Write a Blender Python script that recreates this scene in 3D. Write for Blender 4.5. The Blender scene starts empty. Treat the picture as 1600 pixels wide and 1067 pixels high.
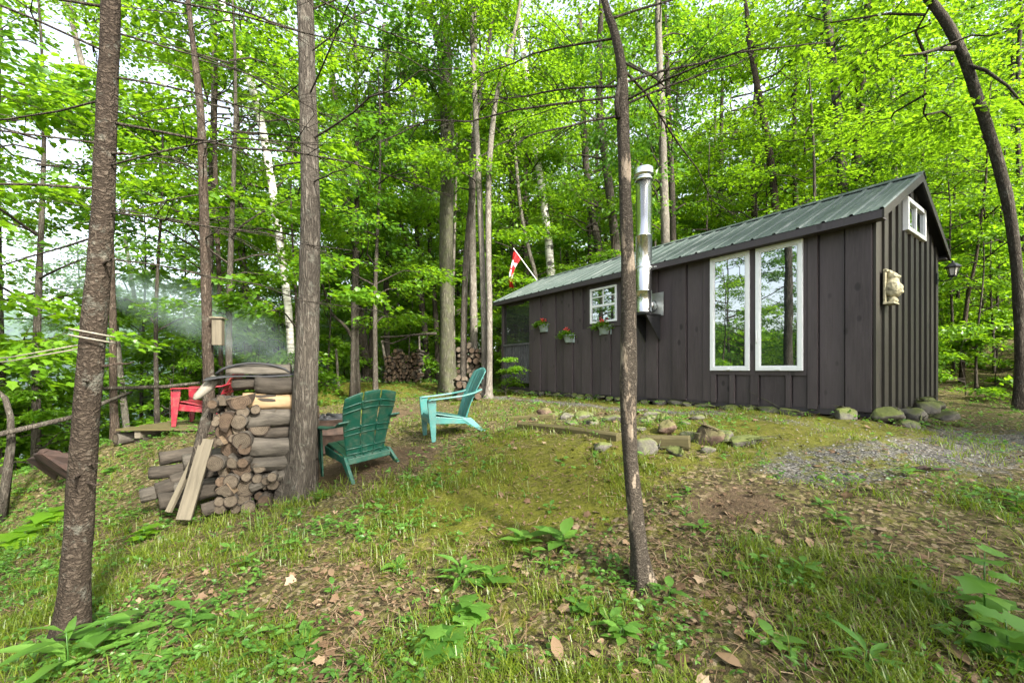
import bpy, bmesh, math, random
import numpy as np
from mathutils import Vector, Matrix, noise, Quaternion, Euler

R = math.radians
rng = np.random.default_rng(11)
rnd = random.Random(7)
scene = bpy.context.scene
COL = scene.collection

# ------------------------------------------------------------------ camera numbers (recovered from the cabin's lines)
F, Y0, CZ = 661.5, 577.6, 1.5
def at(px, py, Y):
    return Vector(((px - 800) / F * Y, Y, CZ - (py - Y0) / F * Y))

# ------------------------------------------------------------------ tagging
def tag(o, label=None, cat=None, group=None, kind=None):
    if label: o['label'] = label
    if cat: o['category'] = cat
    if group: o['group'] = group
    if kind: o['kind'] = kind
    return o
def empty(name, loc=(0, 0, 0), rz=0.0, label=None, cat=None, group=None):
    o = bpy.data.objects.new(name, None); COL.objects.link(o)
    o.empty_display_size = .1
    o.location = loc; o.rotation_euler = (0, 0, rz)
    return tag(o, label, cat, group)
def link(name, me, mats=None, parent=None, loc=None, rot=None, scale=None):
    o = bpy.data.objects.new(name, me); COL.objects.link(o)
    if mats is not None and len(me.materials) == 0:
        for m in (mats if isinstance(mats, (list, tuple)) else [mats]): me.materials.append(m)
    if parent: o.parent = parent
    if loc is not None: o.location = loc
    if rot is not None: o.rotation_euler = rot
    if scale is not None: o.scale = scale
    return o
def bevel(o, w=.006, seg=2):
    m = o.modifiers.new('bevel', 'BEVEL'); m.width = w; m.segments = seg; m.limit_method = 'ANGLE'; m.angle_limit = R(40)
    return o

# ------------------------------------------------------------------ mesh helpers
def np_mesh(name, V, polys, smooth=False, attrs=None, mat_idx=None):
    """polys: list of (k, array[n,k]) blocks"""
    me = bpy.data.meshes.new(name)
    V = np.asarray(V, dtype=np.float32)
    loops = np.concatenate([a.ravel() for a in polys]).astype(np.int32)
    sizes = np.concatenate([np.full(len(a), a.shape[1], np.int32) for a in polys])
    starts = np.concatenate([[0], np.cumsum(sizes)[:-1]]).astype(np.int32)
    me.vertices.add(len(V)); me.vertices.foreach_set('co', V.ravel())
    me.loops.add(len(loops)); me.loops.foreach_set('vertex_index', loops)
    me.polygons.add(len(sizes)); me.polygons.foreach_set('loop_start', starts)
    if mat_idx is not None: me.polygons.foreach_set('material_index', np.asarray(mat_idx, np.int32))
    me.polygons.foreach_set('use_smooth', np.full(len(sizes), smooth, bool))
    for k, v in (attrs or {}).items():
        a = me.attributes.new(k, 'FLOAT', 'POINT'); a.data.foreach_set('value', np.asarray(v, np.float32))
    me.update(calc_edges=True)
    return me

class MB:
    """collects boxes, prisms, tubes; builds ONE mesh"""
    def __init__(s): s.v = []; s.f = []; s.m = []; s.sm = []
    def add(s, vs, fs, mi=0, smooth=False):
        o = len(s.v); s.v += [tuple(v) for v in vs]
        for f in fs: s.f.append([i + o for i in f]); s.m.append(mi); s.sm.append(smooth)
        return s
    def box(s, x0, x1, y0, y1, z0, z1, mi=0, mat=None):
        vs = [Vector((x, y, z)) for z in (z0, z1) for y in (y0, y1) for x in (x0, x1)]
        if mat is not None: vs = [mat @ v for v in vs]
        return s.add(vs, [(0, 2, 3, 1), (4, 5, 7, 6), (0, 1, 5, 4), (2, 6, 7, 3), (0, 4, 6, 2), (1, 3, 7, 5)], mi)
    def hexa(s, bottom, top, mi=0):
        vs = list(bottom) + list(top); n = len(bottom)
        fs = [tuple(reversed(range(n))), tuple(range(n, 2 * n))] + [(i, (i + 1) % n, n + (i + 1) % n, n + i) for i in range(n)]
        return s.add(vs, fs, mi)
    def prism(s, prof, axis_from, axis_to, mi=0, smooth=False):
        """prof: list of Vector offsets; extruded between two points"""
        n = len(prof); vs = [axis_from + p for p in prof] + [axis_to + p for p in prof]
        fs = [tuple(reversed(range(n))), tuple(range(n, 2 * n))] + [(i, (i + 1) % n, n + (i + 1) % n, n + i) for i in range(n)]
        return s.add(vs, fs, mi, smooth)
    def tube(s, pts, rad, seg=8, mi=0, cap=True, smooth=True, wob=0, seed=0, flare=None):
        pts = [Vector(p) for p in pts]; n = len(pts)
        if not isinstance(rad, (list, tuple)): rad = [rad] * n
        vs = []; prev = None
        for i, p in enumerate(pts):
            t = (pts[min(i + 1, n - 1)] - pts[max(i - 1, 0)])
            t = t.normalized() if t.length > 1e-9 else Vector((0, 0, 1))
            if prev is None:
                a = Vector((1, 0, 0)) if abs(t.x) < .8 else Vector((0, 1, 0))
                u = (a - t * a.dot(t)).normalized()
            else: u = (prev - t * prev.dot(t)).normalized()
            prev = u; w = t.cross(u)
            for k in range(seg):
                an = 2 * math.pi * k / seg; d = u * math.cos(an) + w * math.sin(an)
                r = rad[i]
                if wob: r *= 1 + wob * noise.noise(Vector((p.x * 9 + d.x * 2 + seed, p.y * 9 + d.y * 2, p.z * 5 + d.z * 2)))
                if flare: r *= 1 + flare[i] * (.5 + .5 * math.cos(an * 4 + seed)) * (1 + .5 * math.sin(an * 3 + seed * 2))
                vs.append(p + d * r)
        fs = [(i * seg + k, i * seg + (k + 1) % seg, (i + 1) * seg + (k + 1) % seg, (i + 1) * seg + k) for i in range(n - 1) for k in range(seg)]
        s.add(vs, fs, mi, smooth)
        if cap:
            o = len(s.v) - len(vs)
            s.f += [[o + k for k in reversed(range(seg))], [o + (n - 1) * seg + k for k in range(seg)]]; s.m += [mi, mi]; s.sm += [False, False]
        return s
    def lathe(s, prof, seg=20, mi=0, c=(0, 0, 0), smooth=True):
        c = Vector(c); n = len(prof)
        vs = [c + Vector((r * math.cos(2 * math.pi * k / seg), r * math.sin(2 * math.pi * k / seg), z)) for r, z in prof for k in range(seg)]
        fs = [(i * seg + k, i * seg + (k + 1) % seg, (i + 1) * seg + (k + 1) % seg, (i + 1) * seg + k) for i in range(n - 1) for k in range(seg)]
        return s.add(vs, fs, mi, smooth)
    def mesh(s, name):
        me = bpy.data.meshes.new(name); me.from_pydata(s.v, [], s.f)
        me.polygons.foreach_set('material_index', s.m); me.polygons.foreach_set('use_smooth', s.sm); me.update()
        return me
    def build(s, name, mats, parent=None, **k):
        me = s.mesh(name); return link(name, me, mats, parent, **k)

# ------------------------------------------------------------------ material helpers
class NT:
    def __init__(s, name):
        s.m = bpy.data.materials.new(name); s.m.use_nodes = True; s.t = s.m.node_tree; s.t.nodes.clear()
        s.out = s.n('ShaderNodeOutputMaterial')
    def n(s, typ, ins=None, **props):
        nd = s.t.nodes.new(typ)
        for k, v in props.items(): setattr(nd, k, v)
        for k, v in (ins or {}).items(): s.set(nd, k, v)
        return nd
    def set(s, nd, k, v):
        i = nd.inputs[k]
        if isinstance(v, bpy.types.NodeSocket): s.t.links.new(v, i)
        elif isinstance(v, bpy.types.Node): s.t.links.new(v.outputs[0], i)
        else: i.default_value = v
    def coord(s, kind='Object', scale=(1, 1, 1), rot=(0, 0, 0)):
        c = s.n('ShaderNodeTexCoord'); m = s.n('ShaderNodeMapping', {'Vector': c.outputs[kind], 'Scale': scale, 'Rotation': rot}); return m.outputs[0]
    def world(s, scale=(1, 1, 1)):
        g = s.n('ShaderNodeNewGeometry'); return s.n('ShaderNodeMapping', {'Vector': g.outputs['Position'], 'Scale': scale}).outputs[0]
    def noise(s, vec, scale=5, detail=4, rough=.55, dist=0):
        return s.n('ShaderNodeTexNoise', {'Vector': vec, 'Scale': scale, 'Detail': detail, 'Roughness': rough, 'Distortion': dist}).outputs['Fac']
    def ramp(s, fac, stops, interp='LINEAR'):
        r = s.n('ShaderNodeValToRGB', {'Fac': fac}); cr = r.color_ramp; cr.interpolation = interp
        while len(cr.elements) < len(stops): cr.elements.new(.5)
        for e, (p, c) in zip(cr.elements, stops):
            e.position = p; e.color = (c[0], c[1], c[2], 1) if not isinstance(c, (int, float)) else (c, c, c, 1)
        return r.outputs[0]
    def mix(s, fac, a, b, typ='MIX'):
        m = s.n('ShaderNodeMix', data_type='RGBA', blend_type=typ)
        for i, v in ((0, fac), (6, a), (7, b)):
            if isinstance(v, bpy.types.NodeSocket): s.t.links.new(v, m.inputs[i])
            else: m.inputs[i].default_value = (*v, 1) if isinstance(v, tuple) and len(v) == 3 else v
        return m.outputs[2]
    def math(s, op, a, b=0.0, clamp=False):
        m = s.n('ShaderNodeMath', operation=op, use_clamp=clamp); s.set(m, 0, a); s.set(m, 1, b); return m.outputs[0]
    def attr(s, name): return s.n('ShaderNodeAttribute', attribute_name=name).outputs['Fac']
    def bump(s, h, strength=.5, dist=.02): return s.n('ShaderNodeBump', {'Height': h, 'Strength': strength, 'Distance': dist}).outputs[0]
    def pbsdf(s, col, rough=.6, normal=None, metal=0, spec=.4, **extra):
        b = s.n('ShaderNodeBsdfPrincipled'); 
        s.set(b, 'Base Color', col if not isinstance(col, tuple) else (*col, 1)); s.set(b, 'Roughness', rough); s.set(b, 'Metallic', metal); s.set(b, 'Specular IOR Level', spec)
        if normal is not None: s.set(b, 'Normal', normal)
        for k, v in extra.items(): s.set(b, k, v)
        return b.outputs[0]
    def done(s, sh): s.t.links.new(sh, s.out.inputs[0]); return s.m

M = {}
def leaf_mat(name, lo, hi, trans, tfac=.45, vary=.25):
    t = NT(name)
    a = t.attr('tint'); oi = t.n('ShaderNodeObjectInfo').outputs['Random']
    f = t.math('ADD', t.math('MULTIPLY', a, 1 - vary), t.math('MULTIPLY', oi, vary))
    c = t.ramp(f, [(0, lo), (1, hi)])
    tc = t.mix(f, tuple(x * .7 for x in trans), trans)
    d = t.pbsdf(c, .42, spec=.5)
    tr = t.n('ShaderNodeBsdfTranslucent', {'Color': tc}).outputs[0]
    mx = t.n('ShaderNodeMixShader', {0: tfac, 1: d, 2: tr}).outputs[0]
    M[name] = t.done(mx)
leaf_mat('maple_leaf', (.045, .128, .007), (.130, .250, .012), (.28, .50, .012), .5, .35)
leaf_mat('bright_leaf', (.060, .160, .010), (.140, .260, .014), (.29, .52, .014), .5)
leaf_mat('herb_leaf', (.040, .120, .018), (.115, .230, .034), (.22, .44, .04), .45)
leaf_mat('grass_blade', (.045, .095, .006), (.165, .200, .014), (.24, .34, .014), .45)
leaf_mat('dark_leaf', (.022, .078, .009), (.075, .170, .014), (.15, .34, .016), .45, .4)
leaf_mat('conifer_leaf', (.015, .035, .012), (.04, .08, .02), (.05, .10, .02), .2)

def litter_mat():
    t = NT('dead_leaf'); a = t.attr('tint')
    c = t.ramp(a, [(0, (.05, .026, .014)), (.35, (.085, .05, .026)), (.7, (.14, .093, .052)), (1, (.21, .152, .095))])
    M['dead_leaf'] = t.done(t.pbsdf(c, .7, spec=.25))
litter_mat()
def gravel_mat():
    t = NT('gravel_stone'); a = t.attr('tint')
    c = t.ramp(a, [(0, (.034, .032, .029)), (.5, (.092, .088, .080)), (1, (.22, .21, .19))])
    M['gravel'] = t.done(t.pbsdf(c, .75, spec=.3))
gravel_mat()

def bark_mat(name, dark, mid, light, vs=26, vz=3.5, moss=.0, bump=.9, lich=.3):
    """furrowed (vz < vs) or scaly (vz > vs) bark"""
    t = NT(name)
    v = t.coord('Object', (vs, vs, vz))
    n1 = t.noise(v, 1.0, 3, .55, .6); n2 = t.noise(t.coord('Object', (vs * 2.3, vs * 2.3, vz * 2.6)), 1.0, 4, .65, .4)
    ridge = t.math('SUBTRACT', 1.0, t.math('MULTIPLY', t.math('ABSOLUTE', t.math('SUBTRACT', n1, .5)), 5.0), True)   # 1 along the cracks
    fine = t.noise(t.coord('Object', (1, 1, .6)), 90, 4, .7)
    big = t.noise(t.coord('Object', (1, 1, .4)), 3.5, 4, .6)
    h = t.math('ADD', t.math('MULTIPLY', t.math('SUBTRACT', 1.0, ridge), .55), t.math('ADD', t.math('MULTIPLY', n2, .45), t.math('MULTIPLY', fine, .25)))
    c = t.ramp(t.math('ADD', t.math('MULTIPLY', h, .85), t.math('MULTIPLY', t.math('SUBTRACT', big, .5), .5)), [(.18, dark), (.55, mid), (.95, light)])
    l = t.ramp(t.noise(t.coord('Object'), 9, 6, .75), [(.55, 0), (.68, 1)])
    c = t.mix(t.math('MULTIPLY', l, lich), c, (.21, .22, .18))
    if moss: c = t.mix(t.math('MULTIPLY', t.ramp(t.noise(t.coord('Object'), 5, 4), [(.45, 0), (.7, 1)]), moss), c, (.085, .105, .03))
    M[name] = t.done(t.pbsdf(c, .88, t.bump(h, bump, .035), spec=.12))
bark_mat('bark_grey', (.0231, .0190, .0150), (.0779, .0670, .0531), (.1558, .1385, .1154), 30, 5)
bark_mat('bark_scaly', (.0143, .0104, .0076), (.0499, .0380, .0276), (.1093, .0879, .0665), 30, 40, lich=.42, bump=.7)
bark_mat('bark_brown', (.0180, .0132, .0096), (.0630, .0468, .0348), (.1320, .1050, .0810), 34, 7)
bark_mat('bark_dark', (.0187, .0153, .0119), (.0595, .0493, .0382), (.1275, .1105, .0892), 30, 6)
bark_mat('bark_pale', (.0544, .0476, .0381), (.1496, .1326, .1088), (.2584, .2380, .2040), 22, 6, bump=.45, lich=.5)
bark_mat('bark_green', (.0288, .0275, .0192), (.0864, .0819, .0576), (.1600, .1504, .1120), 24, 4, moss=.45)
def birch_mat():
    t = NT('birch_bark')
    l = t.noise(t.coord('Object', (1, 1, 9)), 3.2, 4, .6)
    b = t.noise(t.coord('Object', (1, 1, 1.6)), 2.2, 3, .6)
    c = t.ramp(l, [(.30, (.03, .028, .025)), (.40, (.30, .27, .23)), (.5, (.60, .57, .52)), (.8, (.70, .68, .64))])
    c = t.mix(t.ramp(b, [(.56, 0), (.64, 1)]), c, (.05, .045, .04))
    M['birch_bark'] = t.done(t.pbsdf(c, .7, t.bump(l, .3, .01)))
birch_mat()
def peeled_mat():
    t = NT('peeling_bark')
    z = t.noise(t.coord('Object', (1, 1, .3)), 11, 6, .7)
    n1 = t.noise(t.coord('Object', (55, 55, 60)), 1.0, 4, .65, .8); fine = t.noise(t.coord('Object'), 150, 4, .7)
    h = t.math('ADD', t.math('MULTIPLY', t.math('ABSOLUTE', t.math('SUBTRACT', n1, .5)), 2.2), t.math('MULTIPLY', fine, .45))
    c = t.ramp(h, [(.15, (.032, .025, .019)), (.45, (.135, .112, .086)), (.9, (.30, .262, .205))])
    wood = t.ramp(t.noise(t.coord('Object', (1, 1, .06)), 60, 3), [(.3, (.15, .115, .08)), (.7, (.27, .22, .165))])
    mask = t.ramp(z, [(.565, 0), (.60, 1)])
    c = t.mix(mask, c, wood)
    h = t.math('MULTIPLY', h, t.math('SUBTRACT', 1.2, mask))
    M['peeling_bark'] = t.done(t.pbsdf(c, .85, t.bump(h, 1.0, .03), spec=.12))
peeled_mat()

def wood_mat(name, lo, hi, axis=(.08, 1, 1), scale=30, rough=.75, knots=True, bump=.25):
    t = NT(name)
    oi = t.n('ShaderNodeObjectInfo').outputs['Random']
    v = t.coord('Object', axis)
    g = t.noise(v, scale, 5, .6, .4); b = t.noise(t.coord('Object', tuple(a * .6 for a in axis)), scale * .12, 3)
    c = t.ramp(t.math('ADD', t.math('MULTIPLY', g, .65), t.math('MULTIPLY', b, .35)), [(.25, lo), (.75, hi)])
    c = t.mix(t.math('MULTIPLY', oi, .3), c, tuple(x * .6 for x in lo))
    M[name] = t.done(t.pbsdf(c, rough, t.bump(g, bump, .01), spec=.2))
wood_mat('weathered_wood', (.085, .072, .052), (.24, .21, .16))
wood_mat('mossy_wood', (.0375, .0315, .0150), (.1275, .1087, .0450))
wood_mat('pale_wood', (.30, .24, .16), (.52, .45, .34))
wood_mat('log_bark', (.015, .013, .010), (.125, .110, .088), (.22, 1, 1), 24, .88, bump=1.8)
wood_mat('log_bark_dark', (.010, .0085, .0065), (.078, .065, .050), (.22, 1, 1), 24, .88, bump=1.8)
wood_mat('log_split', (.085, .060, .036), (.28, .205, .13), (.1, 1, 1), 30)
def logend_mat(name, lo, hi):
    t = NT(name)
    v = t.coord('Object'); oi = t.n('ShaderNodeObjectInfo').outputs['Random']
    w = t.n('ShaderNodeTexWave', {'Vector': v, 'Scale': 22.0, 'Distortion': 2.2, 'Detail': 3, 'Detail Scale': 1.5}, wave_type='RINGS', rings_direction='X').outputs['Fac']
    n = t.noise(v, 30, 4, .65); crk = t.noise(v, 9, 3)
    c = t.ramp(t.math('ADD', t.math('MULTIPLY', w, .3), t.math('MULTIPLY', n, .7)), [(.25, lo), (.75, hi)])
    c = t.mix(t.ramp(crk, [(.58, 0), (.68, .7)]), c, (.05, .038, .028))
    c = t.mix(t.math('MULTIPLY', oi, .6), c, tuple(x * .5 for x in lo))
    sx = t.n('ShaderNodeSeparateXYZ', {0: v}); rad = t.math('SQRT', t.math('ADD', t.math('MULTIPLY', sx.outputs['Y'], sx.outputs['Y']), t.math('MULTIPLY', sx.outputs['Z'], sx.outputs['Z'])))
    c = t.mix(t.ramp(t.math('ADD', rad, t.math('MULTIPLY', t.math('SUBTRACT', n, .5), .02)), [(.062, 0), (.070, .85)]), c, (.022, .016, .012))
    M[name] = t.done(t.pbsdf(c, .88, t.bump(t.math('ADD', n, t.math('MULTIPLY', crk, -.8)), .6, .015), spec=.12))
logend_mat('log_end', (.0474, .0368, .0257), (.1507, .1228, .0893))
logend_mat('log_end_dark', (.0413, .0285, .0195), (.1425, .1013, .0675))

def rock_mat(name, a, b, moss):
    t = NT(name)
    oi = t.n('ShaderNodeObjectInfo').outputs['Random']
    n = t.noise(t.world(), 14, 6, .65); n2 = t.noise(t.world(), 3.5, 4)
    c = t.ramp(n, [(.3, a), (.7, b)])
    c = t.mix(t.math('MULTIPLY', oi, .4), c, tuple(x * .5 for x in b))
    g = t.n('ShaderNodeNewGeometry'); up = t.n('ShaderNodeSeparateXYZ', {0: g.outputs['Normal']}).outputs['Z']
    mm = t.math('MULTIPLY', t.ramp(t.math('ADD', t.math('MULTIPLY', up, .3), n2), [(.55, 0), (.75, 1)]), moss)
    c = t.mix(mm, c, (.085, .105, .018))
    M[name] = t.done(t.pbsdf(c, .85, t.bump(n, .6, .03), spec=.2))
rock_mat('field_stone', (.0571, .0522, .0435), (.1496, .1360, .1115), .8)
rock_mat('rusty_stone', (.0660, .0390, .0270), (.1560, .1080, .0810), .5)

def ground_mat():
    t = NT('forest_floor'); p = t.world()
    n1 = t.noise(p, 2.2, 5, .6); n2 = t.noise(p, 12, 6, .7); n3 = t.noise(p, 60, 4, .7); n4 = t.noise(p, 160, 3, .6)
    soil = t.ramp(n2, [(.28, (.026, .021, .010)), (.5, (.062, .053, .022)), (.72, (.110, .092, .042))])
    sp = t.n('ShaderNodeTexVoronoi', {'Vector': p, 'Scale': 42.0, 'Randomness': 1.0})
    lc = t.ramp(t.n('ShaderNodeSeparateColor', {0: sp.outputs['Color']}).outputs[0], [(0, (.016, .011, .007)), (.35, (.060, .045, .022)), (.62, (.085, .095, .018)), (.85, (.165, .125, .068)), (1, (.30, .24, .15))])
    c = t.mix(.68, soil, lc)
    gv = t.n('ShaderNodeTexVoronoi', {'Vector': p, 'Scale': 75.0})
    gc = t.ramp(t.n('ShaderNodeSeparateColor', {0: gv.outputs['Color']}).outputs[0], [(0, (.026, .024, .021)), (.5, (.080, .076, .068)), (1, (.20, .19, .17))])
    gm = t.ramp(t.math('ADD', t.attr('gravel'), t.math('MULTIPLY', t.math('SUBTRACT', t.math('ADD', t.math('MULTIPLY', n2, .5), t.math('MULTIPLY', n1, .5)), .5), 1.7)), [(.42, 0), (.6, 1)])
    c = t.mix(gm, c, gc)
    dm = t.ramp(t.math('ADD', t.attr('dirt'), t.math('MULTIPLY', t.math('SUBTRACT', n2, .5), .8)), [(.45, 0), (.65, .85)])
    dirt = t.ramp(n3, [(.3, (.042, .028, .017)), (.7, (.115, .078, .048))])
    c = t.mix(dm, c, dirt)
    mossc = t.ramp(t.math('ADD', t.math('MULTIPLY', n3, .6), t.math('MULTIPLY', n2, .4)), [(.3, (.042, .046, .006)), (.55, (.098, .102, .010)), (.75, (.165, .155, .018))])
    mn = t.math('ADD', t.math('MULTIPLY', n1, .55), t.math('MULTIPLY', n2, .6))
    mm = t.ramp(t.math('ADD', t.attr('moss'), t.math('MULTIPLY', t.math('SUBTRACT', mn, .60), 1.7)), [(.40, 0), (.60, .85)])
    c = t.mix(mm, c, mossc)
    h = t.math('ADD', t.math('ADD', t.math('MULTIPLY', n3, .5), t.math('MULTIPLY', n2, .5)), t.math('MULTIPLY', n4, .25))
    M['ground'] = t.done(t.pbsdf(c, .9, t.bump(h, .9, .04), spec=.12))
ground_mat()

def simple(name, col, rough=.5, metal=0, spec=.4, var=.15, scale=20, bump=0, grime=0):
    t = NT(name); n = t.noise(t.coord('Object'), scale, 4)
    c = t.ramp(n, [(.3, tuple(x * (1 - var) for x in col)), (.7, tuple(min(1, x * (1 + var)) for x in col))])
    if grime: c = t.mix(t.math('MULTIPLY', t.ramp(t.noise(t.coord('Object'), 13, 7, .75), [(.48, 0), (.68, 1)]), grime), c, (.13, .125, .085))
    M[name] = t.done(t.pbsdf(c, t.math('ADD', rough - .05, t.math('MULTIPLY', n, .1)), t.bump(n, bump, .01) if bump else None, metal, spec))
simple('green_plastic', (.0045, .056, .036), .4, spec=.5, var=.12, scale=6, grime=.4)
simple('teal_plastic', (.032, .145, .130), .4, spec=.5, var=.1, scale=6, grime=.4)
simple('red_plastic', (.17, .004, .014), .4, spec=.5, var=.1, scale=6, grime=.4)
simple('porch_slat', (.085, .085, .088), .65, var=.3, scale=8)
simple('white_vinyl', (.78, .78, .77), .35, spec=.5, var=.03)
simple('black_metal', (.014, .014, .015), .45, spec=.5)
simple('black_rubber', (.02, .02, .021), .6)
simple('rust_metal', (.055, .036, .026), .8, metal=.3, var=.5, scale=14, bump=.3)
simple('ash', (.10, .10, .11), .9, var=.4, scale=30)
simple('zinc', (.42, .44, .42), .42, metal=.7, var=.12, scale=12)
simple('rope', (.20, .18, .14), .8, var=.3, scale=60)
simple('pot_grey', (.33, .40, .41), .55, var=.1)
simple('flag_white', (.75, .75, .76), .8, var=.04)
simple('flag_red', (.60, .018, .022), .8, var=.08)
simple('petal_red', (.62, .075, .05), .6, var=.3, scale=50)
simple('cast_stone', (.30, .27, .17), .85, var=.45, scale=24, bump=.5)
simple('lamp_glass', (.55, .52, .45), .3, var=.1)
simple('rust_brown', (.024, .0125, .0085), .85, var=.6, scale=10, bump=.5)
simple('dark_interior', (.02, .02, .02), .9)

def steel():
    t = NT('stainless_steel'); n = t.noise(t.coord('Object', (1, 1, .12)), 14, 3)
    M['steel'] = t.done(t.pbsdf((.62, .62, .61), t.math('ADD', .12, t.math('MULTIPLY', n, .16)), t.bump(n, .06, .02), 1.0))
steel()
def stain():
    for name, base, tint in (('charcoal_board', (.030, .0232, .0235), (.078, .0625, .063)), ('shaded_gable_board', (.016, .0138, .0105), (.033, .0285, .021)), ('trim_board', (.034, .029, .031), (.062, .053, .055))):  # gable boards: same stain as the long wall, darkened to paint in shade
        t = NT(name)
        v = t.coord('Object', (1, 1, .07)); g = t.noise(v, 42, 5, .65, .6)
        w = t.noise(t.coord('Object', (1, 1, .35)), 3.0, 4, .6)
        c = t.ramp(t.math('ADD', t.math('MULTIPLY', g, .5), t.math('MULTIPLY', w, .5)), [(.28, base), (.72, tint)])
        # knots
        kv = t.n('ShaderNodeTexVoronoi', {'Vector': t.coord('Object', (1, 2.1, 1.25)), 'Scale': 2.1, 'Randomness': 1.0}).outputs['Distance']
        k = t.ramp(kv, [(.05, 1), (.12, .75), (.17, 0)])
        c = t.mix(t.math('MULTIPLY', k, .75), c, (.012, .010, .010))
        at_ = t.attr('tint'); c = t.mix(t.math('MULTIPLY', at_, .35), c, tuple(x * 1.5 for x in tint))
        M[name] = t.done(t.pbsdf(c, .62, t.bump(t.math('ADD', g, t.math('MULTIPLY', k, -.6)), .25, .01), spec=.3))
stain()
def roofm():
    t = NT('green_metal_roof')
    n = t.noise(t.coord('Object', (.25, 1.2, .25)), 5, 5, .65); n2 = t.noise(t.coord('Object'), 40, 4, .7)
    c = t.ramp(n, [(.3, (.030, .044, .039)), (.52, (.048, .066, .058)), (.72, (.115, .13, .122))])
    sp = t.ramp(n2, [(.62, 0), (.7, .35)])
    c = t.mix(sp, c, (.10, .085, .05))
    M['roof'] = t.done(t.pbsdf(c, t.math('ADD', .5, t.math('MULTIPLY', n, .2)), t.bump(n2, .08, .01), 0, .25))
roofm()
def glass():
    t = NT('window_glass')
    d = t.pbsdf((.012, .017, .016), .05, spec=.5)
    n = t.noise(t.coord('Object'), 2.2, 2); 
    g = t.n('ShaderNodeBsdfGlossy', {'Color': (.82, .86, .86, 1), 'Roughness': .012, 'Normal': t.bump(n, .03, .02)}).outputs[0]
    M['glass'] = t.done(t.n('ShaderNodeMixShader', {0: .43, 1: d, 2: g}).outputs[0])
    t = NT('insect_screen')
    tr = t.n('ShaderNodeBsdfTransparent', {'Color': (1, 1, 1, 1)}).outputs[0]
    d = t.pbsdf((.03, .033, .032), .5)
    M['screen'] = t.done(t.n('ShaderNodeMixShader', {0: .55, 1: tr, 2: d}).outputs[0])
    t = NT('lake_water'); n = t.noise(t.world((1, .5, 1)), .8, 4)
    M['water'] = t.done(t.pbsdf((.02, .035, .035), .06, t.bump(n, .25, .1), spec=.6))
glass()
# ================================================================== GROUND
_cp = []
def cz(x, y, z): _cp.append((x, y, z))
def cpx(px, py, Y): v = at(px, py, Y); _cp.append((v.x, v.y, v.z - CZ))
for a in [(0, 0, -1.36), (-2, .3, -1.62), (2.2, .2, -1.15), (0, -4, -1.7), (4, -4, -1.35), (-5, -3, -2.4), (-6.5, 1.2, -2.5),
          (-10.5, 9.5, -2.5), (-12, 4, -3.2), (-15, 10, -4.2), (-14, 16, -3.7), (-9, 14, -1.9), (-6, 13, -1.05), (-3.2, 14.5, -.45), (-5, 19, -1.0), (-9.5, 22, -2.5),
          (0, 21, -.25), (5, 18, .05), (9, 20, .7), (13, 13, .15), (16, 18, 1.6), (12, 27, 2.2), (2, 32, 1.0), (-7, 30, -1.2), (22, 8, .2), (13, 3, -.9),
          (26, 26, 4.2), (0, 48, 2.5), (24, 48, 7.5), (45, 30, 8), (48, 2, 3), (20, -15, -.8), (0, -20, -2.2), (-14, -8, -4.0), (-18, -22, -4.6), (-22, 10, -5.2), (-30, 30, -5.5), (-45, 0, -6), (-16, 42, -3.6), (-34, 52, -5.5), (40, -20, 0)]: cz(*a)
for a in [(800, 1067, 1.72), (1600, 1067, 1.55), (112, 1005, 2.24), (1007, 918, 2.33), (470, 775, 4.76), (400, 792, 4.66), (285, 818, 4.3), (570, 742, 4.75), (700, 681, 6.05),
          (620, 640, 8.4), (700, 613, 12.6), (520, 601, 14.5), (640, 600, 15.5), (245, 692, 6.6), (205, 696, 6.8), (155, 708, 6.6), (300, 690, 6.3), (180, 690, 7.6), (60, 790, 5.6), (1365, 660, 5.3), (830, 615, 11.25), (1100, 640, 6.9),
          (960, 628, 8.6), (1440, 672, 5.55), (1480, 652, 7.1), (1600, 640, 8.4), (1600, 740, 3.5), (1080, 700, 4.1), (970, 689, 4.45), (815, 667, 5.7), (900, 650, 6.4), (1200, 720, 3.7), (1400, 850, 2.5), (1150, 800, 2.95), (850, 800, 3.3), (650, 800, 3.5)]: cpx(*a)
_P = np.array(_cp)
def _tps_fit(P, lam=.02):
    n = len(P); d = np.linalg.norm(P[:, None, :2] - P[None, :, :2], axis=2)
    K = np.where(d > 0, d * d * np.log(d + 1e-12), 0) + lam * np.eye(n)
    A = np.zeros((n + 3, n + 3)); A[:n, :n] = K; A[:n, n] = 1; A[:n, n + 1:] = P[:, :2]; A[n, :n] = 1; A[n + 1:, :n] = P[:, :2].T
    return np.linalg.solve(A, np.concatenate([P[:, 2], [0, 0, 0]]))
_W = _tps_fit(_P)
def gz_np(x, y):
    x = np.asarray(x, float); y = np.asarray(y, float)
    r = np.hypot(x, y - 5); k = np.where(r > 48, 48 / np.maximum(r, 1e-6), 1)
    X = x * k; Y = 5 + (y - 5) * k
    out = np.full(x.shape, _W[-3]) + _W[-2] * X + _W[-1] * Y
    for (px, py, _), w in zip(_P, _W):
        d2 = (X - px) ** 2 + (Y - py) ** 2
        out = out + w * .5 * d2 * np.log(d2 + 1e-9)
    out = out + .022 * np.sin(3.1 * x + 1.3 * np.sin(2.3 * y)) * np.sin(2.7 * y + .7) + .012 * np.sin(7.3 * x + 2 * np.sin(5.1 * y)) * np.cos(6.1 * y)
    return out + CZ
def gz(x, y): return float(gz_np(np.array([x]), np.array([y]))[0])
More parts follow.
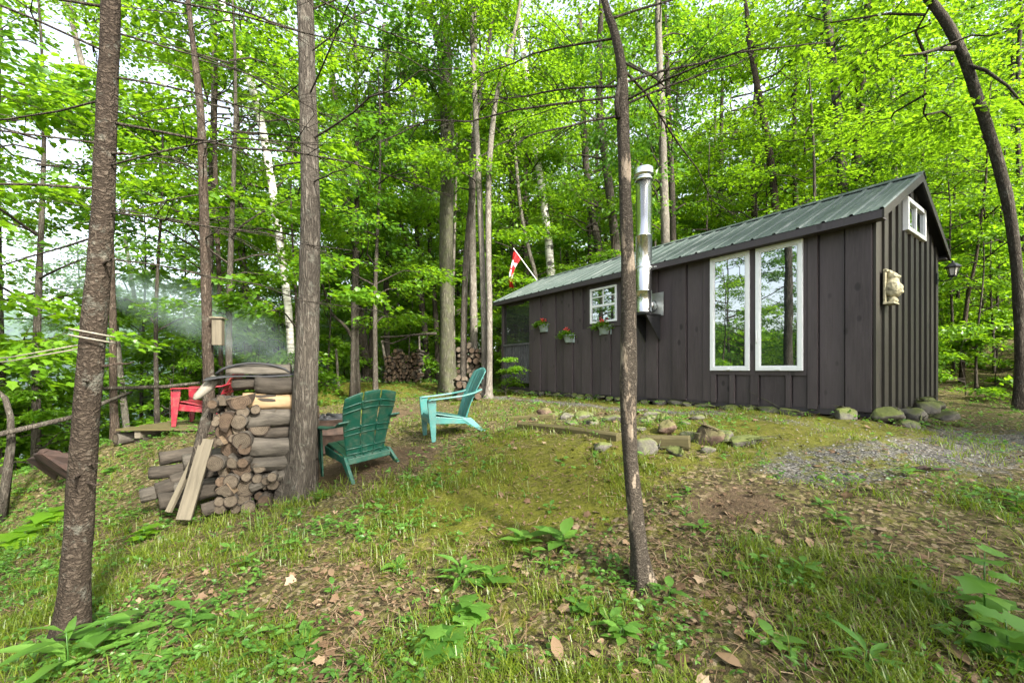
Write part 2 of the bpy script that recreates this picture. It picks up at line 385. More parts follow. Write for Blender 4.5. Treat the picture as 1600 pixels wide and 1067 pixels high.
def gp(px, py):
    ys = np.concatenate([np.arange(1.2, 12, .02), np.arange(12, 60, .1)])
    xs = (px - 800) / F * ys; zs = CZ - (py - Y0) / F * ys
    b = np.nonzero(zs <= gz_np(xs, ys))[0]
    i = b[0] if len(b) else len(ys) - 1
    return Vector((xs[i], ys[i], gz(xs[i], ys[i])))

TH = R(34.97); D1 = Vector((-math.sin(TH), math.cos(TH), 0)); D2 = Vector((math.cos(TH), math.sin(TH), 0))
CC = Vector((4.6215, 5.4039, CZ - .4822)); CW, CL, CL2 = 3.1733, 8.5737, 7.209
def cab(s, t, z=0): return CC + D2 * s + D1 * t + Vector((0, 0, z))
def t_at(px, s=0.0, z=None):
    k = (px - 800) / F; b = CC + D2 * s
    return (k * b.y - b.x) / (D1.x - k * D1.y)
def s_at(px, t=0.0):
    k = (px - 800) / F; b = CC + D1 * t
    return (k * b.y - b.x) / (D2.x - k * D2.y)
def wall_st(x, y):
    dx = x - CC.x; dy = y - CC.y
    return dx * D2.x + dy * D2.y, dx * D1.x + dy * D1.y

def blob(x, y, c, rx, ry, rot=0):
    dx = x - c[0]; dy = y - c[1]; ca, sa = math.cos(rot), math.sin(rot)
    u = (dx * ca + dy * sa) / rx; v = (-dx * sa + dy * ca) / ry
    return np.exp(-(u * u + v * v))
_g = {k: gp(*k) for k in [(1400, 715), (1250, 720), (1560, 690), (1130, 770), (1180, 800), (560, 725), (640, 720), (620, 645), (900, 735), (760, 700), (850, 790), (1420, 730), (1330, 670), (1150, 660), (560, 610), (240, 770), (1100, 720), (950, 655), (700, 760)]}
def regions(x, y):
    s, t = wall_st(x, y)
    gravel = .54 * blob(x, y, _g[(1400, 715)], 1.3, .7, .3) + .42 * blob(x, y, _g[(1250, 720)], .7, .45, .3) + .66 * blob(x, y, _g[(1560, 690)], 2.2, 1.5, .4) + .6 * np.exp(-((s + 1.15) / .4) ** 2) * (t > .0) * (t < 9)
    dirt = .6 * blob(x, y, _g[(1130, 770)], .6, .26, .2) + .7 * blob(x, y, _g[(1180, 800)], .5, .25) + .85 * blob(x, y, _g[(560, 725)], .9, .8) + .75 * blob(x, y, _g[(640, 720)], .8, .7) + .8 * blob(x, y, _g[(620, 645)], .8, 1.2) + .7 * blob(x, y, _g[(240, 770)], .8, .5) + .5 * blob(x, y, _g[(950, 655)], 1.2, .5, .6)
    moss = .6 * np.exp(-((s + .45) / .38) ** 2) * (t > -.6) * (t < 9) + .42 * blob(x, y, _g[(900, 735)], 1.0, .6, .1) + .40 * blob(x, y, _g[(760, 700)], 1.0, .8) + .30 * blob(x, y, _g[(850, 790)], .9, .5) + .36 * blob(x, y, _g[(1420, 730)], .5, .25) + .55 * blob(x, y, _g[(1330, 670)], 1.6, .35, .6) + .5 * blob(x, y, _g[(1150, 660)], 1.3, .6, .7) + .45 * blob(x, y, _g[(560, 610)], 2.5, 2.5) + .35 * blob(x, y, _g[(700, 760)], .8, .6) + .40
    dirt = dirt * .85; moss = moss - .4 * dirt - .12 * np.clip(gravel, 0, 1)
    return np.clip(gravel, 0, 1), np.clip(dirt, 0, 1), np.clip(moss, 0, 1)

def make_ground():
    n = 620; k = 6.2; a = 1.25
    u = np.linspace(-1, 1, n + 1)
    gx = a * np.sinh(k * u) + .3; gy = a * np.sinh(k * u) + 3.0
    X, Y = np.meshgrid(gx, gy)
    X = X.ravel(); Y = Y.ravel(); Z = gz_np(X, Y)
    near = np.hypot(X, Y - 3) < 14
    for i in np.nonzero(near)[0]:
        p = Vector((X[i] * 2.2, Y[i] * 2.2, 0)); Z[i] += .022 * noise.noise(p) + .016 * noise.noise(p * 3.1) + .008 * noise.noise(p * 8)
    # keep the soil under the cabin floor
    s, t = wall_st(X, Y); ins = (s > 0) & (s < CW) & (t > 0) & (t < CL); Z[ins] = np.minimum(Z[ins], CC.z - .16)
    g, d, m = regions(X, Y)
    i = np.arange(n * (n + 1)).reshape(n, n + 1)[:, :n].ravel()
    q = np.stack([i, i + 1, i + n + 2, i + n + 1], 1)
    me = np_mesh('ground', np.stack([X, Y, Z], 1), [q], True, {'gravel': g, 'dirt': d, 'moss': m})
    tag(link('ground', me, M['ground']), kind='structure')
make_ground()
# the lake on the left, seen in glimpses through the leaves
wm = MB().add([(-700, -700, CZ - 3.5), (-9, -700, CZ - 3.5), (-9, 700, CZ - 3.5), (-700, 700, CZ - 3.5)], [(0, 1, 2, 3)])
tag(wm.build('lake_water', M['water']), kind='structure')

# ================================================================== CABIN
cabin = empty('cabin', CC, TH, 'dark charcoal board and batten cabin with a green metal roof', 'cabin')
ZE, ZR, OE, OG = 2.45, 3.3554, .2175, .1559
PITCH = math.atan2(ZR - ZE, CW / 2 + OE)
def roof_z(x):  # underside line of the metal at local x
    return ZE + (ZR - ZE) * (1 - abs(x - CW / 2) / (CW / 2 + OE)) - .05
def boards_mesh(mb, spans, axis, fixed, out, prng):
    pass
class TB(MB):
    """MB with a per-vertex tint per box"""
    def __init__(s): super().__init__(); s.tint = []
    def bx(s, *a, tint=0, **k):
        n = len(s.v); s.box(*a, **k); s.tint += [tint] * (len(s.v) - n); return s
    def build(s, name, mats, parent=None, **k):
        s.tint += [0] * (len(s.v) - len(s.tint))
        me = s.mesh(name); a = me.attributes.new('tint', 'FLOAT', 'POINT'); a.data.foreach_set('value', s.tint)
        return link(name, me, mats, parent, **k)
WT = [1.335 - .005, 2.3]
WIN = [(1.5167, 2.1591, .4685, 2.3478), (.7848, 1.4257, .4685, 2.3478)]  # t0,t1,z0,z1 of the two tall windows
SW = (4.1963, 4.9601, 1.50, 2.2625)
def long_wall():
    w = TB(); top = roof_z(0) - .02
    w.bx(.030, .09, 0, CL2, 0, top, tint=0)                       # inner boards' face sits at x=-.004
    edges = [0.0]; 
    marks = [0, .31, .60, .735]
    def outer(t0, t1, z0=-.06, z1=None, d=.036):
        w.bx(-.004 - d, .027, t0 + .011, t1 - .011, z0 + rnd.uniform(-.008, .008), (z1 or top), tint=rnd.random())
    def inner(t0, t1, z0=-.05, z1=None):
        w.bx(-.006, .027, t0 + .010, t1 - .010, z0, (z1 or top), tint=rnd.random())
    outer(0, .30); inner(.30, .60); outer(.60, .74)
    # window bay .74..2.32 : framing boards
    w.bx(-.034, .027, 1.4257, 1.5167, .40, top, tint=.3); w.bx(-.026, .027, 2.1591, 2.30, -.05, top, tint=.6); w.bx(-.024, .027, .74, .7848, .40, top, tint=.5)
    w.bx(-.024, .027, .7848, 1.4257, 2.3478, top, tint=.5); w.bx(-.024, .027, 1.5167, 2.1591, 2.3478, top, tint=.4)
    w.bx(-.030, .027, .74, 1.4257, .40, .4665, tint=.4); w.bx(-.030, .027, 1.5167, 2.1591, .40, .4665, tint=.4)
    for (a, b, o) in [(.74, .93, 0), (.93, 1.02, 1), (1.02, 1.38, 0), (1.38, 1.52, 1), (1.52, 1.75, 0), (1.75, 1.85, 1), (1.85, 2.06, 0), (2.06, 2.16, 1)]:
        (outer if o else inner)(a, b, z1=.398)
    t = 2.30; o = False
    while t < CL2 - .18:
        wd = rnd.uniform(.265, .315); e = min(t + wd, CL2 - .16)
        if CL2 - .16 - e < .12: e = CL2 - .16
        if e > SW[0] - .10 and t < SW[1] + .10:                     # small window: boards below and above
            for (z0, z1) in ((-.06, SW[2] - .10), (SW[3] + .10, top)):
                (outer if o else inner)(t, e, z0, z1)
        else: (outer if o else inner)(t, e)
        t = e; o = not o
    for (a, b, c, d) in [(SW[0] - .10, SW[0], SW[2] - .10, SW[3] + .10), (SW[1], SW[1] + .10, SW[2] - .10, SW[3] + .10), (SW[0], SW[1], SW[2] - .10, SW[2]), (SW[0], SW[1], SW[3], SW[3] + .10)]:
        w.bx(-.032, .027, a, b, c, d, tint=.3)
    w.build('long_wall', M['charcoal_board'], cabin)
    p = TB(); p.bx(-.04, .10, CL2 - .16, CL2, -.08, top, tint=.4); p.bx(-.02, .10, CL - .10, CL, -.08, top - .01, tint=.4)
    bevel(p.build('porch_post', M['charcoal_board'], cabin), .005)
long_wall()
def gable(name, y0, sgn, boards=True):
    """solid gable panel at local y0, boards standing proud on the sgn side"""
    w = TB(); n = 0
    pts = [(.09, 0), (CW - .09, 0), (CW - .09, roof_z(CW - .09) - .02), (CW / 2, roof_z(CW / 2) - .02), (.09, roof_z(.09) - .02)]
    a = [Vector((x, y0, z)) for x, z in pts]; b = [Vector((x, y0 - sgn * .09, z)) for x, z in pts]
    w.hexa(b, a) if sgn > 0 else w.hexa(a, b)
    if boards:
        def strip(x0, x1, d, z0=-.06, z1=None):
            ya, yb = y0, y0 + sgn * d; t0 = roof_z(x0) - .02 if z1 is None else z1; t1 = roof_z(x1) - .02 if z1 is None else z1
            if x0 < CW / 2 < x1:
                c = CW / 2; strip(x0, c, d, z0, z1); strip(c, x1, d, z0, z1); return
            lo, hi = min(ya, yb), max(ya, yb)
            w.hexa([Vector((x0, lo, z0)), Vector((x1, lo, z0)), Vector((x1, hi, z0)), Vector((x0, hi, z0))], [Vector((x0, lo, t0)), Vector((x1, lo, t1)), Vector((x1, hi, t1)), Vector((x0, hi, t0))])
            w.tint += [rnd.random()] * 8
        w.tint += [.2] * (len(w.v) - len(w.tint))
        x = .0; per = (CW - .12) / 10.0
        strip(-.03, .11, .028)
        for i in range(1, 11):
            xa = .0 + i * per; xb = xa + .15
            if xb > 1.19 and xa < 2.27:
                z0, z1 = CZ_G0, CZ_G1
                strip(xa, xb, .030 + rnd.uniform(-.003, .003), -.06, z0 - .004)
                if roof_z(xa) - .02 > z1 + .02 and roof_z(xb) - .02 > z1 + .02: strip(xa, xb, .030, z1 + .004)
            else: strip(xa, min(xb, CW + .02), .030 + rnd.uniform(-.003, .003))
    return w.build(name, M['shaded_gable_board'], cabin)
CZ_G0, CZ_G1 = 2.0052 + .4822, 2.4806 + .4822
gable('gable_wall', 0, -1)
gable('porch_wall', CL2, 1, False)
w = TB(); w.bx(CW - .09, CW + .0, .0, CL2, 0, roof_z(CW) - .02); w.build('rear_wall', M['shaded_gable_board'], cabin)
w = TB(); w.bx(.1, CW - .1, .1, CL - .06, -.10, -.004); w.bx(0.0, CW, .0, .085, -.13, -.004); w.bx(0, .085, .09, CL, -.13, -.004); w.bx(CW - .085, CW, .09, CL, -.13, -.004)
w.build('floor_frame', M['trim_board'], cabin)
# porch: rails, balusters, screens, lantern
w = TB(); RZ = 1.21
for (xa, xb) in ((-.01, .03), (CW - .07, CW - .03)):
    w.bx(xa - .02, xb + .02, CL2 + .002, CL - .102, RZ - .05, RZ, tint=1); w.bx(xa, xb, CL2 + .002, CL - .102, .12, .18, tint=.3)
    t = CL2 + .05
    while t < CL - .14:
        w.bx(xa, xb, t, t + .035, .182, RZ - .052, tint=1); t += .088
w.bx(.102, CW - .102, CL - .05, CL - .01, RZ - .05, RZ, tint=1); w.bx(.102, CW - .102, CL - .05, CL - .01, .12, .18)
x = .14
while x < CW - .14:
    w.bx(x, x + .035, CL - .05, CL - .01, .182, RZ - .052, tint=1); x += .088
w.bx(CW - .10, CW, CL - .10, CL, -.08, roof_z(CW) - .03)
w.build('porch_railing', M['porch_slat'], cabin)
sc = MB()
for xx in (.012, CW - .05): sc.add([(xx, CL2, RZ), (xx, CL - .1, RZ), (xx, CL - .1, 2.3), (xx, CL2, 2.3)], [(0, 1, 2, 3)])
sc.add([(.1, CL - .03, RZ), (CW - .1, CL - .03, RZ), (CW - .1, CL - .03, 2.4), (.1, CL - .03, 2.4)], [(0, 1, 2, 3)])
sc.build('porch_screen', M['screen'], cabin)
w = TB(); w.bx(-.012, .028, CL2 + .3, CL - .35, 2.28, 2.33, tint=1); w.bx(-.03, .06, CL2, CL, 2.34, roof_z(0) - .015); w.build('porch_header', M['trim_board'], cabin)
# roof: ribbed metal sheets on both slopes
def roof():
    def slope(sgn):
        m = MB(); ys = []; per = .305; y = -OG; L = CL + 2 * OG
        prof = []
        while y < CL + OG - .02:
            prof += [(y, 0), (y + .012, .022), (y + .04, .022), (y + .052, 0)]
            for k in (1, 2): prof += [(y + .052 + k * .084 - .012, 0), (y + .052 + k * .084, .006), (y + .052 + k * .084 + .012, 0)]
            y += per
        prof = [p for p in prof if p[0] < CL + OG] + [(CL + OG, 0)]
        n = len(prof); vs = []
        for (u, zz) in ((0, 0), (1, 1)):
            x = (-OE if sgn < 0 else CW + OE) * (1 - u) + CW / 2 * u; z = ZE * (1 - u) + ZR * u
            for th in (0, -.004):
                for (y, h) in prof: vs.append((x - (0 if u else sgn * 0), y, z + h + th))
        def idx(r, i): return r * n + i
        fs = []
        for i in range(n - 1):
            q = (idx(0, i), idx(0, i + 1), idx(2, i + 1), idx(2, i)); fs.append(q if sgn > 0 else q[::-1])
            q = (idx(1, i), idx(3, i), idx(3, i + 1), idx(1, i + 1)); fs.append(q if sgn > 0 else q[::-1])
            q = (idx(0, i), idx(1, i), idx(1, i + 1), idx(0, i + 1)); fs.append(q if sgn > 0 else q[::-1])
        fs += [(idx(0, 0), idx(2, 0), idx(3, 0), idx(1, 0)), (idx(0, n - 1), idx(1, n - 1), idx(3, n - 1), idx(2, n - 1))]
        m.add(vs, fs); return m
    a = slope(-1); b = slope(1)
    ro = a.add(b.v, b.f).build('roof', M['roof'], cabin)
    c = MB(); w_, h = .15, .15 * math.tan(PITCH)
    pr = [Vector((-w_, 0, -h + .026)), Vector((0, 0, .03)), Vector((w_, 0, -h + .026)), Vector((w_, 0, -h + .02)), Vector((0, 0, .022)), Vector((-w_, 0, -h + .02))]
    c.prism(pr, Vector((CW / 2, -OG - .01, ZR)), Vector((CW / 2, CL + OG + .01, ZR)))
    c.build('ridge_cap', M['roof'], ro)
    d = TB()                                                        # roof deck, fascia, rake boards
    tn = math.tan(PITCH)
    for sgn in (-1, 1):
        X = lambda v: v if sgn < 0 else CW - v
        for (x0, x1, y0, y1, t0, t1) in [(-OE + .03, CW / 2, -OG + .03, CL + OG - .03, -.006, -.030)]:
            z = lambda x: ZE + (x + OE) * tn
            d.hexa([Vector((X(x0), y0, z(x0) + t1)), Vector((X(x1), y0, z(x1) + t1)), Vector((X(x1), y1, z(x1) + t1)), Vector((X(x0), y1, z(x0) + t1))],
                   [Vector((X(x0), y0, z(x0) + t0)), Vector((X(x1), y0, z(x1) + t0)), Vector((X(x1), y1, z(x1) + t0)), Vector((X(x0), y1, z(x0) + t0))])
    d.build('roof_deck', M['dark_interior'], ro)
    f = TB(); f.bx(-OE + .005, -OE + .028, -OG + .026, CL + OG - .026, ZE - .105, ZE - .006, tint=.5); f.bx(CW + OE - .028, CW + OE - .005, -OG + .026, CL + OG - .026, ZE - .105, ZE - .006)
    f.bx(-OE + .03, -.012, -OG + .03, CL + OG - .03, ZE - .10, ZE - .08, tint=0); f.bx(CW + .012, CW + OE - .03, -OG + .03, CL + OG - .03, ZE - .10, ZE - .08, tint=0)
    f.build('fascia_board', M['trim_board'], ro)
    for yy in (-OG + .002, CL + OG - .024):
        for sgn in (-1, 1):
            r = TB()
            X = lambda v: v if sgn < 0 else CW - v
            z = lambda x: ZE + (x + OE) * tn
            x0, x1 = -OE + .004, CW / 2 - .001
            r.hexa([Vector((X(x0), yy, z(x0) - .115)), Vector((X(x1), yy, z(x1) - .125)), Vector((X(x1), yy + .022, z(x1) - .125)), Vector((X(x0), yy + .022, z(x0) - .115))],
                   [Vector((X(x0), yy, z(x0) - .004)), Vector((X(x1), yy, z(x1) - .004)), Vector((X(x1), yy + .022, z(x1) - .004)), Vector((X(x0), yy + .022, z(x0) - .004))])
            r.build('rake_board', M['shaded_gable_board'], ro)
roof()
# windows
def tall_window(t0, t1, z0, z1, handle):
    f = MB(); b = .058
    f.box(-.060, -.004, t0, t1, z0, z0 + b); f.box(-.060, -.004, t0, t1, z1 - b, z1); f.box(-.060, -.004, t0, t0 + b, z0 + b, z1 - b); f.box(-.060, -.004, t1 - b, t1, z0 + b, z1 - b)
    i = .075                                                        # inner sash step
    f.box(-.048, -.004, t0 + b, t1 - b, z0 + b, z0 + i); f.box(-.048, -.004, t0 + b, t1 - b, z1 - i, z1 - b); f.box(-.048, -.004, t0 + b, t0 + i, z0 + i, z1 - i); f.box(-.048, -.004, t1 - i, t1 - b, z0 + i, z1 - i)
    wn = bevel(f.build('window', M['white_vinyl'], cabin), .004)
    MB().box(-.036, -.03, t0 + i, t1 - i, z0 + i, z1 - i).build('pane', M['glass'], wn)
    h = MB(); tm = (t0 + t1) / 2
    h.box(-.074, -.061, tm - .035, tm + .035, z0 + .012, z0 + .03)
    if handle: h.tube([(-.066, t1 - .026, z0 + .42), (-.085, t1 - .026, z0 + .44), (-.085, t1 - .026, z0 + .60), (-.066, t1 - .026, z0 + .62)], .008, 6)
    h.build('handle', M['white_vinyl'], wn)
tall_window(*WIN[0], False); tall_window(*WIN[1], True)
def small_window(t0, t1, z0, z1):
    f = MB(); b = .045; mid = (z0 + z1) / 2 - .01
    f.box(-.055, -.004, t0, t1, z0, z0 + b); f.box(-.055, -.004, t0, t1, z1 - b, z1); f.box(-.055, -.004, t0, t0 + b, z0 + b, z1 - b); f.box(-.055, -.004, t1 - b, t1, z0 + b, z1 - b)
    f.box(-.046, -.004, t0 + b, t1 - b, mid - .025, mid + .025)
    wn = bevel(f.build('window', M['white_vinyl'], cabin), .004)
    MB().box(-.03, -.024, t0 + b, t1 - b, z0 + b, z1 - b).build('pane', M['glass'], wn)
    g = MB(); tm = (t0 + t1) / 2; zm = (mid + z1) / 2
    g.box(-.040, -.031, tm - .010, tm + .010, mid + .025, z1 - b); g.box(-.039, -.031, t0 + b, t1 - b, zm - .010, zm + .010)
    g.build('grille', M['white_vinyl'], wn)
small_window(*SW)
def gable_window():
    x0, x1, z0, z1 = 1.2324, 2.2268, CZ_G0, CZ_G1; f = MB(); b = .06
    f.box(x0, x1, -.07, -.002, z0, z0 + b); f.box(x0, x1, -.07, -.002, z1 - b, z1); f.box(x0, x0 + b, -.07, -.002, z0 + b, z1 - b); f.box(x1 - b, x1, -.07, -.002, z0 + b, z1 - b)
    xm = (x0 + x1) / 2; f.box(xm - .02, xm + .02, -.055, -.002, z0 + b, z1 - b); 
    wn = bevel(f.build('window', M['white_vinyl'], cabin), .004)
    MB().box(x0 + b, xm - .02, -.03, -.024, z0 + b, z1 - b).box(xm + .02, x1 - b, -.038, -.032, z0 + b, z1 - b).build('pane', M['glass'], wn)
gable_window()
# stove pipe on its bracket
PT, PX = t_at(1006, -.30), -.30
def pipe():
    pd = cab(PX, PT).y
    zt = (Y0 - 283) / F * pd - (CC.z - CZ); zb = (Y0 - 490) / F * pd - (CC.z - CZ)
    r = 24.5 / 2 / F * pd; zc = (Y0 - 264) / F * pd - (CC.z - CZ)
    m = MB(); c = (PX, PT, 0)
    prof = [(0, zb), (r, zb)]
    for z in (zb + .03, zb + .42, zb + 1.45):
        prof += [(r, z - .011), (r + .0035, z - .009), (r + .0035, z + .009), (r, z + .011)]
    prof += [(r, zt), (0, zt)]
    m.lathe(prof, 32, c=c)
    m.tube([(PX + r * .3, PT, zb + .16), (.0, PT, zb + .16)], r * .8, 20)
    sp = m.build('stove_pipe', M['steel'], cabin)
    k = MB(); R1 = r * 1.24
    k.lathe([(r * 1.02, zt - .015), (r * 1.14, zt - .005), (r * 1.16, zt + .03), (r * 1.0, zt + .045), (r * .98, zt + .085), (R1, zt + .09), (R1 * 1.02, zt + .11), (R1, zc - .03), (R1 * .96, zc - .005), (r * .9, zc), (0, zc + .012)], 32, c=c)
    k.build('chimney_cap', M['steel'], sp)
    p = MB(); p.box(-.042, -.034, PT - .24, PT + .24, zb - .04, zb + .40); p.box(-.034, -.03, PT - .22, PT + .22, zb - .02, zb + .38)
    p.build('wall_plate', M['zinc'], sp)
    b = MB(); zz = zb - .012
    b.box(PX - r - .02, -.034, PT - .19, PT + .19, zz - .02, zz)
    for tt in (PT - .17, PT + .15):
        b.hexa([Vector((-.034, tt, zz - .50)), Vector((-.034, tt + .02, zz - .50)), Vector((-.036, tt + .02, zz - .021)), Vector((-.036, tt, zz - .021))],
               [Vector((-.05, tt, zz - .50)), Vector((-.05, tt + .02, zz - .50)), Vector((PX - r - .015, tt + .02, zz - .021)), Vector((PX - r - .015, tt, zz - .021))])
    b.build('pipe_bracket', M['black_metal'], sp)
    s = MB(); ze = ZE - .06; s.tube([(PX + r * .7, PT - r * .75, ze), (-OE + .004, PT - .22, ze)], .012, 6); s.tube([(PX + r * .7, PT + r * .75, ze), (-OE + .004, PT + .22, ze)], .012, 6)
    s.lathe([(r + .003, ze - .02), (r + .006, ze), (r + .003, ze + .02)], 32, c=c)
    s.build('strap', M['zinc'], sp)
pipe()

# ------------------------------------------------ things hung on the cabin
def blade_leaf_cloud(n, rad, zlo, zhi, size, seed):
    g = np.random.default_rng(seed); P = g.normal(size=(n, 3)) * np.array([rad * .5, rad * .8, 1]); P[:, 2] = g.uniform(zlo, zhi, n)
    Dv = P * np.array([1, 1, .2]) + g.normal(size=(n, 3)) * .08; Dv[:, 2] += g.uniform(-.1, .12, n)
    return P, Dv
# ================================================================== LEAVES
T_KITE = (np.array([(0, 0, 0), (.5, .36, .07), (1, 0, -.08), (.5, -.36, .07)]), [(3, np.array([(0, 2, 1), (0, 3, 2)]))])
_h = [(-.04, .20), (.10, .44), (.26, .33), (.44, .40), (.58, .52), (.62, .30), (.74, .20)]
_o = [(0, 0)] + _h + [(1, 0)] + [(x, -y) for x, y in reversed(_h)]
T_MAPLE = (np.array([(x, y, .10 * abs(y) - .16 * x * x) for x, y in _o] + [(.36, 0, .02)]), [(3, np.array([(len(_o), i, (i + 1) % len(_o)) for i in range(len(_o))]))])
_o = [(0, 0), (.18, .17), (.42, .25), (.70, .19), (1, 0), (.70, -.19), (.42, -.25), (.18, -.17)]
T_OVAL = (np.array([(x, y, .16 * abs(y) - .22 * x * x) for x, y in _o] + [(.45, 0, -.03)]), [(3, np.array([(8, i, (i + 1) % 8) for i in range(8)]))])
T_LANCE = (np.array([(0, 0, 0), (.35, .10, .03), (.7, .07, -.06), (1, 0, -.2), (.7, -.07, -.06), (.35, -.10, .03), (.5, 0, -.02)]), [(3, np.array([(6, i, (i + 1) % 6) for i in range(6)]))])

def leaves(P, Dv, N, size, tpl, tint):
    P = np.asarray(P, float); n = len(P)
    Dv = Dv / (np.linalg.norm(Dv, axis=1, keepdims=True) + 1e-9)
    S = np.cross(N, Dv); S /= (np.linalg.norm(S, axis=1, keepdims=True) + 1e-9); Nn = np.cross(Dv, S)
    T, polys = tpl; k = len(T); size = np.broadcast_to(size, (n,))[:, None, None]
    V = P[:, None, :] + size * (T[None, :, 0, None] * Dv[:, None, :] + T[None, :, 1, None] * S[:, None, :] + T[None, :, 2, None] * Nn[:, None, :])
    Fs = [(a + (np.arange(n) * k)[:, None, None]).reshape(-1, kk) for kk, a in polys]
    return V.reshape(-1, 3), Fs, np.repeat(np.broadcast_to(tint, (n,)), k)
def mb_arrays(mb):
    """MB (quads/tris only as generic) -> vertices, list of faces"""
    return np.array(mb.v, float).reshape(-1, 3), mb.f
def combo_mesh(name, leafsets, wood=None):
    """leaf arrays (material 0) and an optional MB of twigs (material 1) in one mesh"""
    Vs, Fs, Ts, off, mi = [], [], [], 0, []
    for V, F_, t in leafsets:
        for f in F_: Fs.append(f + off); mi.append(np.zeros(len(f), np.int32))
        Vs.append(V); Ts.append(t); off += len(V)
    if wood is not None and wood.v:
        V = np.array(wood.v); by = {}
        for f in wood.f: by.setdefault(len(f), []).append(f)
        for k, a in by.items(): Fs.append(np.array(a) + off); mi.append(np.ones(len(a), np.int32))
        Vs.append(V); Ts.append(np.zeros(len(V)))
    return np_mesh(name, np.concatenate(Vs), Fs, False, {'tint': np.concatenate(Ts)}, np.concatenate(mi))

def spray(g, c, out, L, Wd, n, size, tpl, sag=.25, tilt=.35):
    """flat fan of leaves: starts at c, runs along out (unit), length L, half width Wd"""
    side = np.cross([0, 0, 1], out); side /= np.linalg.norm(side) + 1e-9
    u = g.uniform(.0, 1, n) ** .8; w = g.uniform(-1, 1, n) * (1 - .6 * np.abs(u - .45))
    P = c + np.outer(u * L, out) + np.outer(w * Wd, side); P[:, 2] += -sag * L * u * u - .10 * Wd * w * w + g.normal(0, .035 * L + .015, n)
    Dv = np.outer(.5 + .5 * u, out) + np.outer(w * .9, side) + g.normal(0, .35, (n, 3)); Dv[:, 2] -= .25
    N = np.array([0, 0, 1.0]) + g.normal(0, tilt, (n, 3))
    return leaves(P, Dv, N, size * g.uniform(.7, 1.2, n), tpl, np.clip(g.normal(.5, .22, n), 0, 1))

def crown_mesh(name, seed, z0, z1, rad, nspray, nleaf, size, tpl=T_KITE, shape='dome', limbs=True, L=1.1):
    """crown around the local z axis from z0 to z1; layered sprays at limb ends, gaps between"""
    g = np.random.default_rng(seed); sets = []; wood = MB()
    # clustered: sprays gathered on limbs
    nl = max(4, nspray // 7); lim = []
    for i in range(nl):
        f = (i + g.uniform(0, 1)) / nl; z = z0 + (z1 - z0) * f; az = g.uniform(0, 2 * math.pi)
        if shape == 'dome': rr = rad * (math.sqrt(max(.03, 1 - (2 * f - .75) ** 2 / 1.6)))
        elif shape == 'cone': rr = rad * (1.05 - .85 * f)
        else: rr = rad * (.55 + .45 * math.sin(math.pi * min(1, f + .15)))
        lim.append((z, az, rr * g.uniform(.7, 1.1)))
    for (z, az, rr) in lim:
        d = np.array([math.cos(az), math.sin(az), 0]); rise = g.uniform(.05, .5)
        bz = z - rise * rr
        pts = [np.array([0, 0, bz]) + d * rr * q + np.array([0, 0, 1]) * rise * rr * q ** .8 + g.normal(0, .04 * rr, 3) * (q > 0) for q in (0, .25, .5, .75, 1)]
        if limbs: wood.tube(pts, [.009 * rr + .007, .007 * rr + .006, .005 * rr + .004, .003 * rr + .003, .002], 5, 1, False)
        k = max(2, int(round(nspray / nl * g.uniform(.6, 1.4))))
        for j in range(k):
            q = g.uniform(.35, 1.0); i0 = min(3, int(q * 4)); c = pts[i0] + (pts[i0 + 1] - pts[i0]) * (q * 4 - i0)
            a2 = az + g.normal(0, .75); o = np.array([math.cos(a2), math.sin(a2), g.uniform(-.12, .18)]); l = L * g.uniform(.6, 1.25)
            if limbs: wood.tube([c, c + o * l * .5 + np.array([0, 0, -.06 * l]), c + o * l * .95 + np.array([0, 0, -.25 * l])], [.007, .004, .002], 3, 1, False)
            sets.append(spray(g, c, o, l, l * .45, int(nleaf * g.uniform(.6, 1.3)), size, tpl))
    return combo_mesh(name, sets, wood)

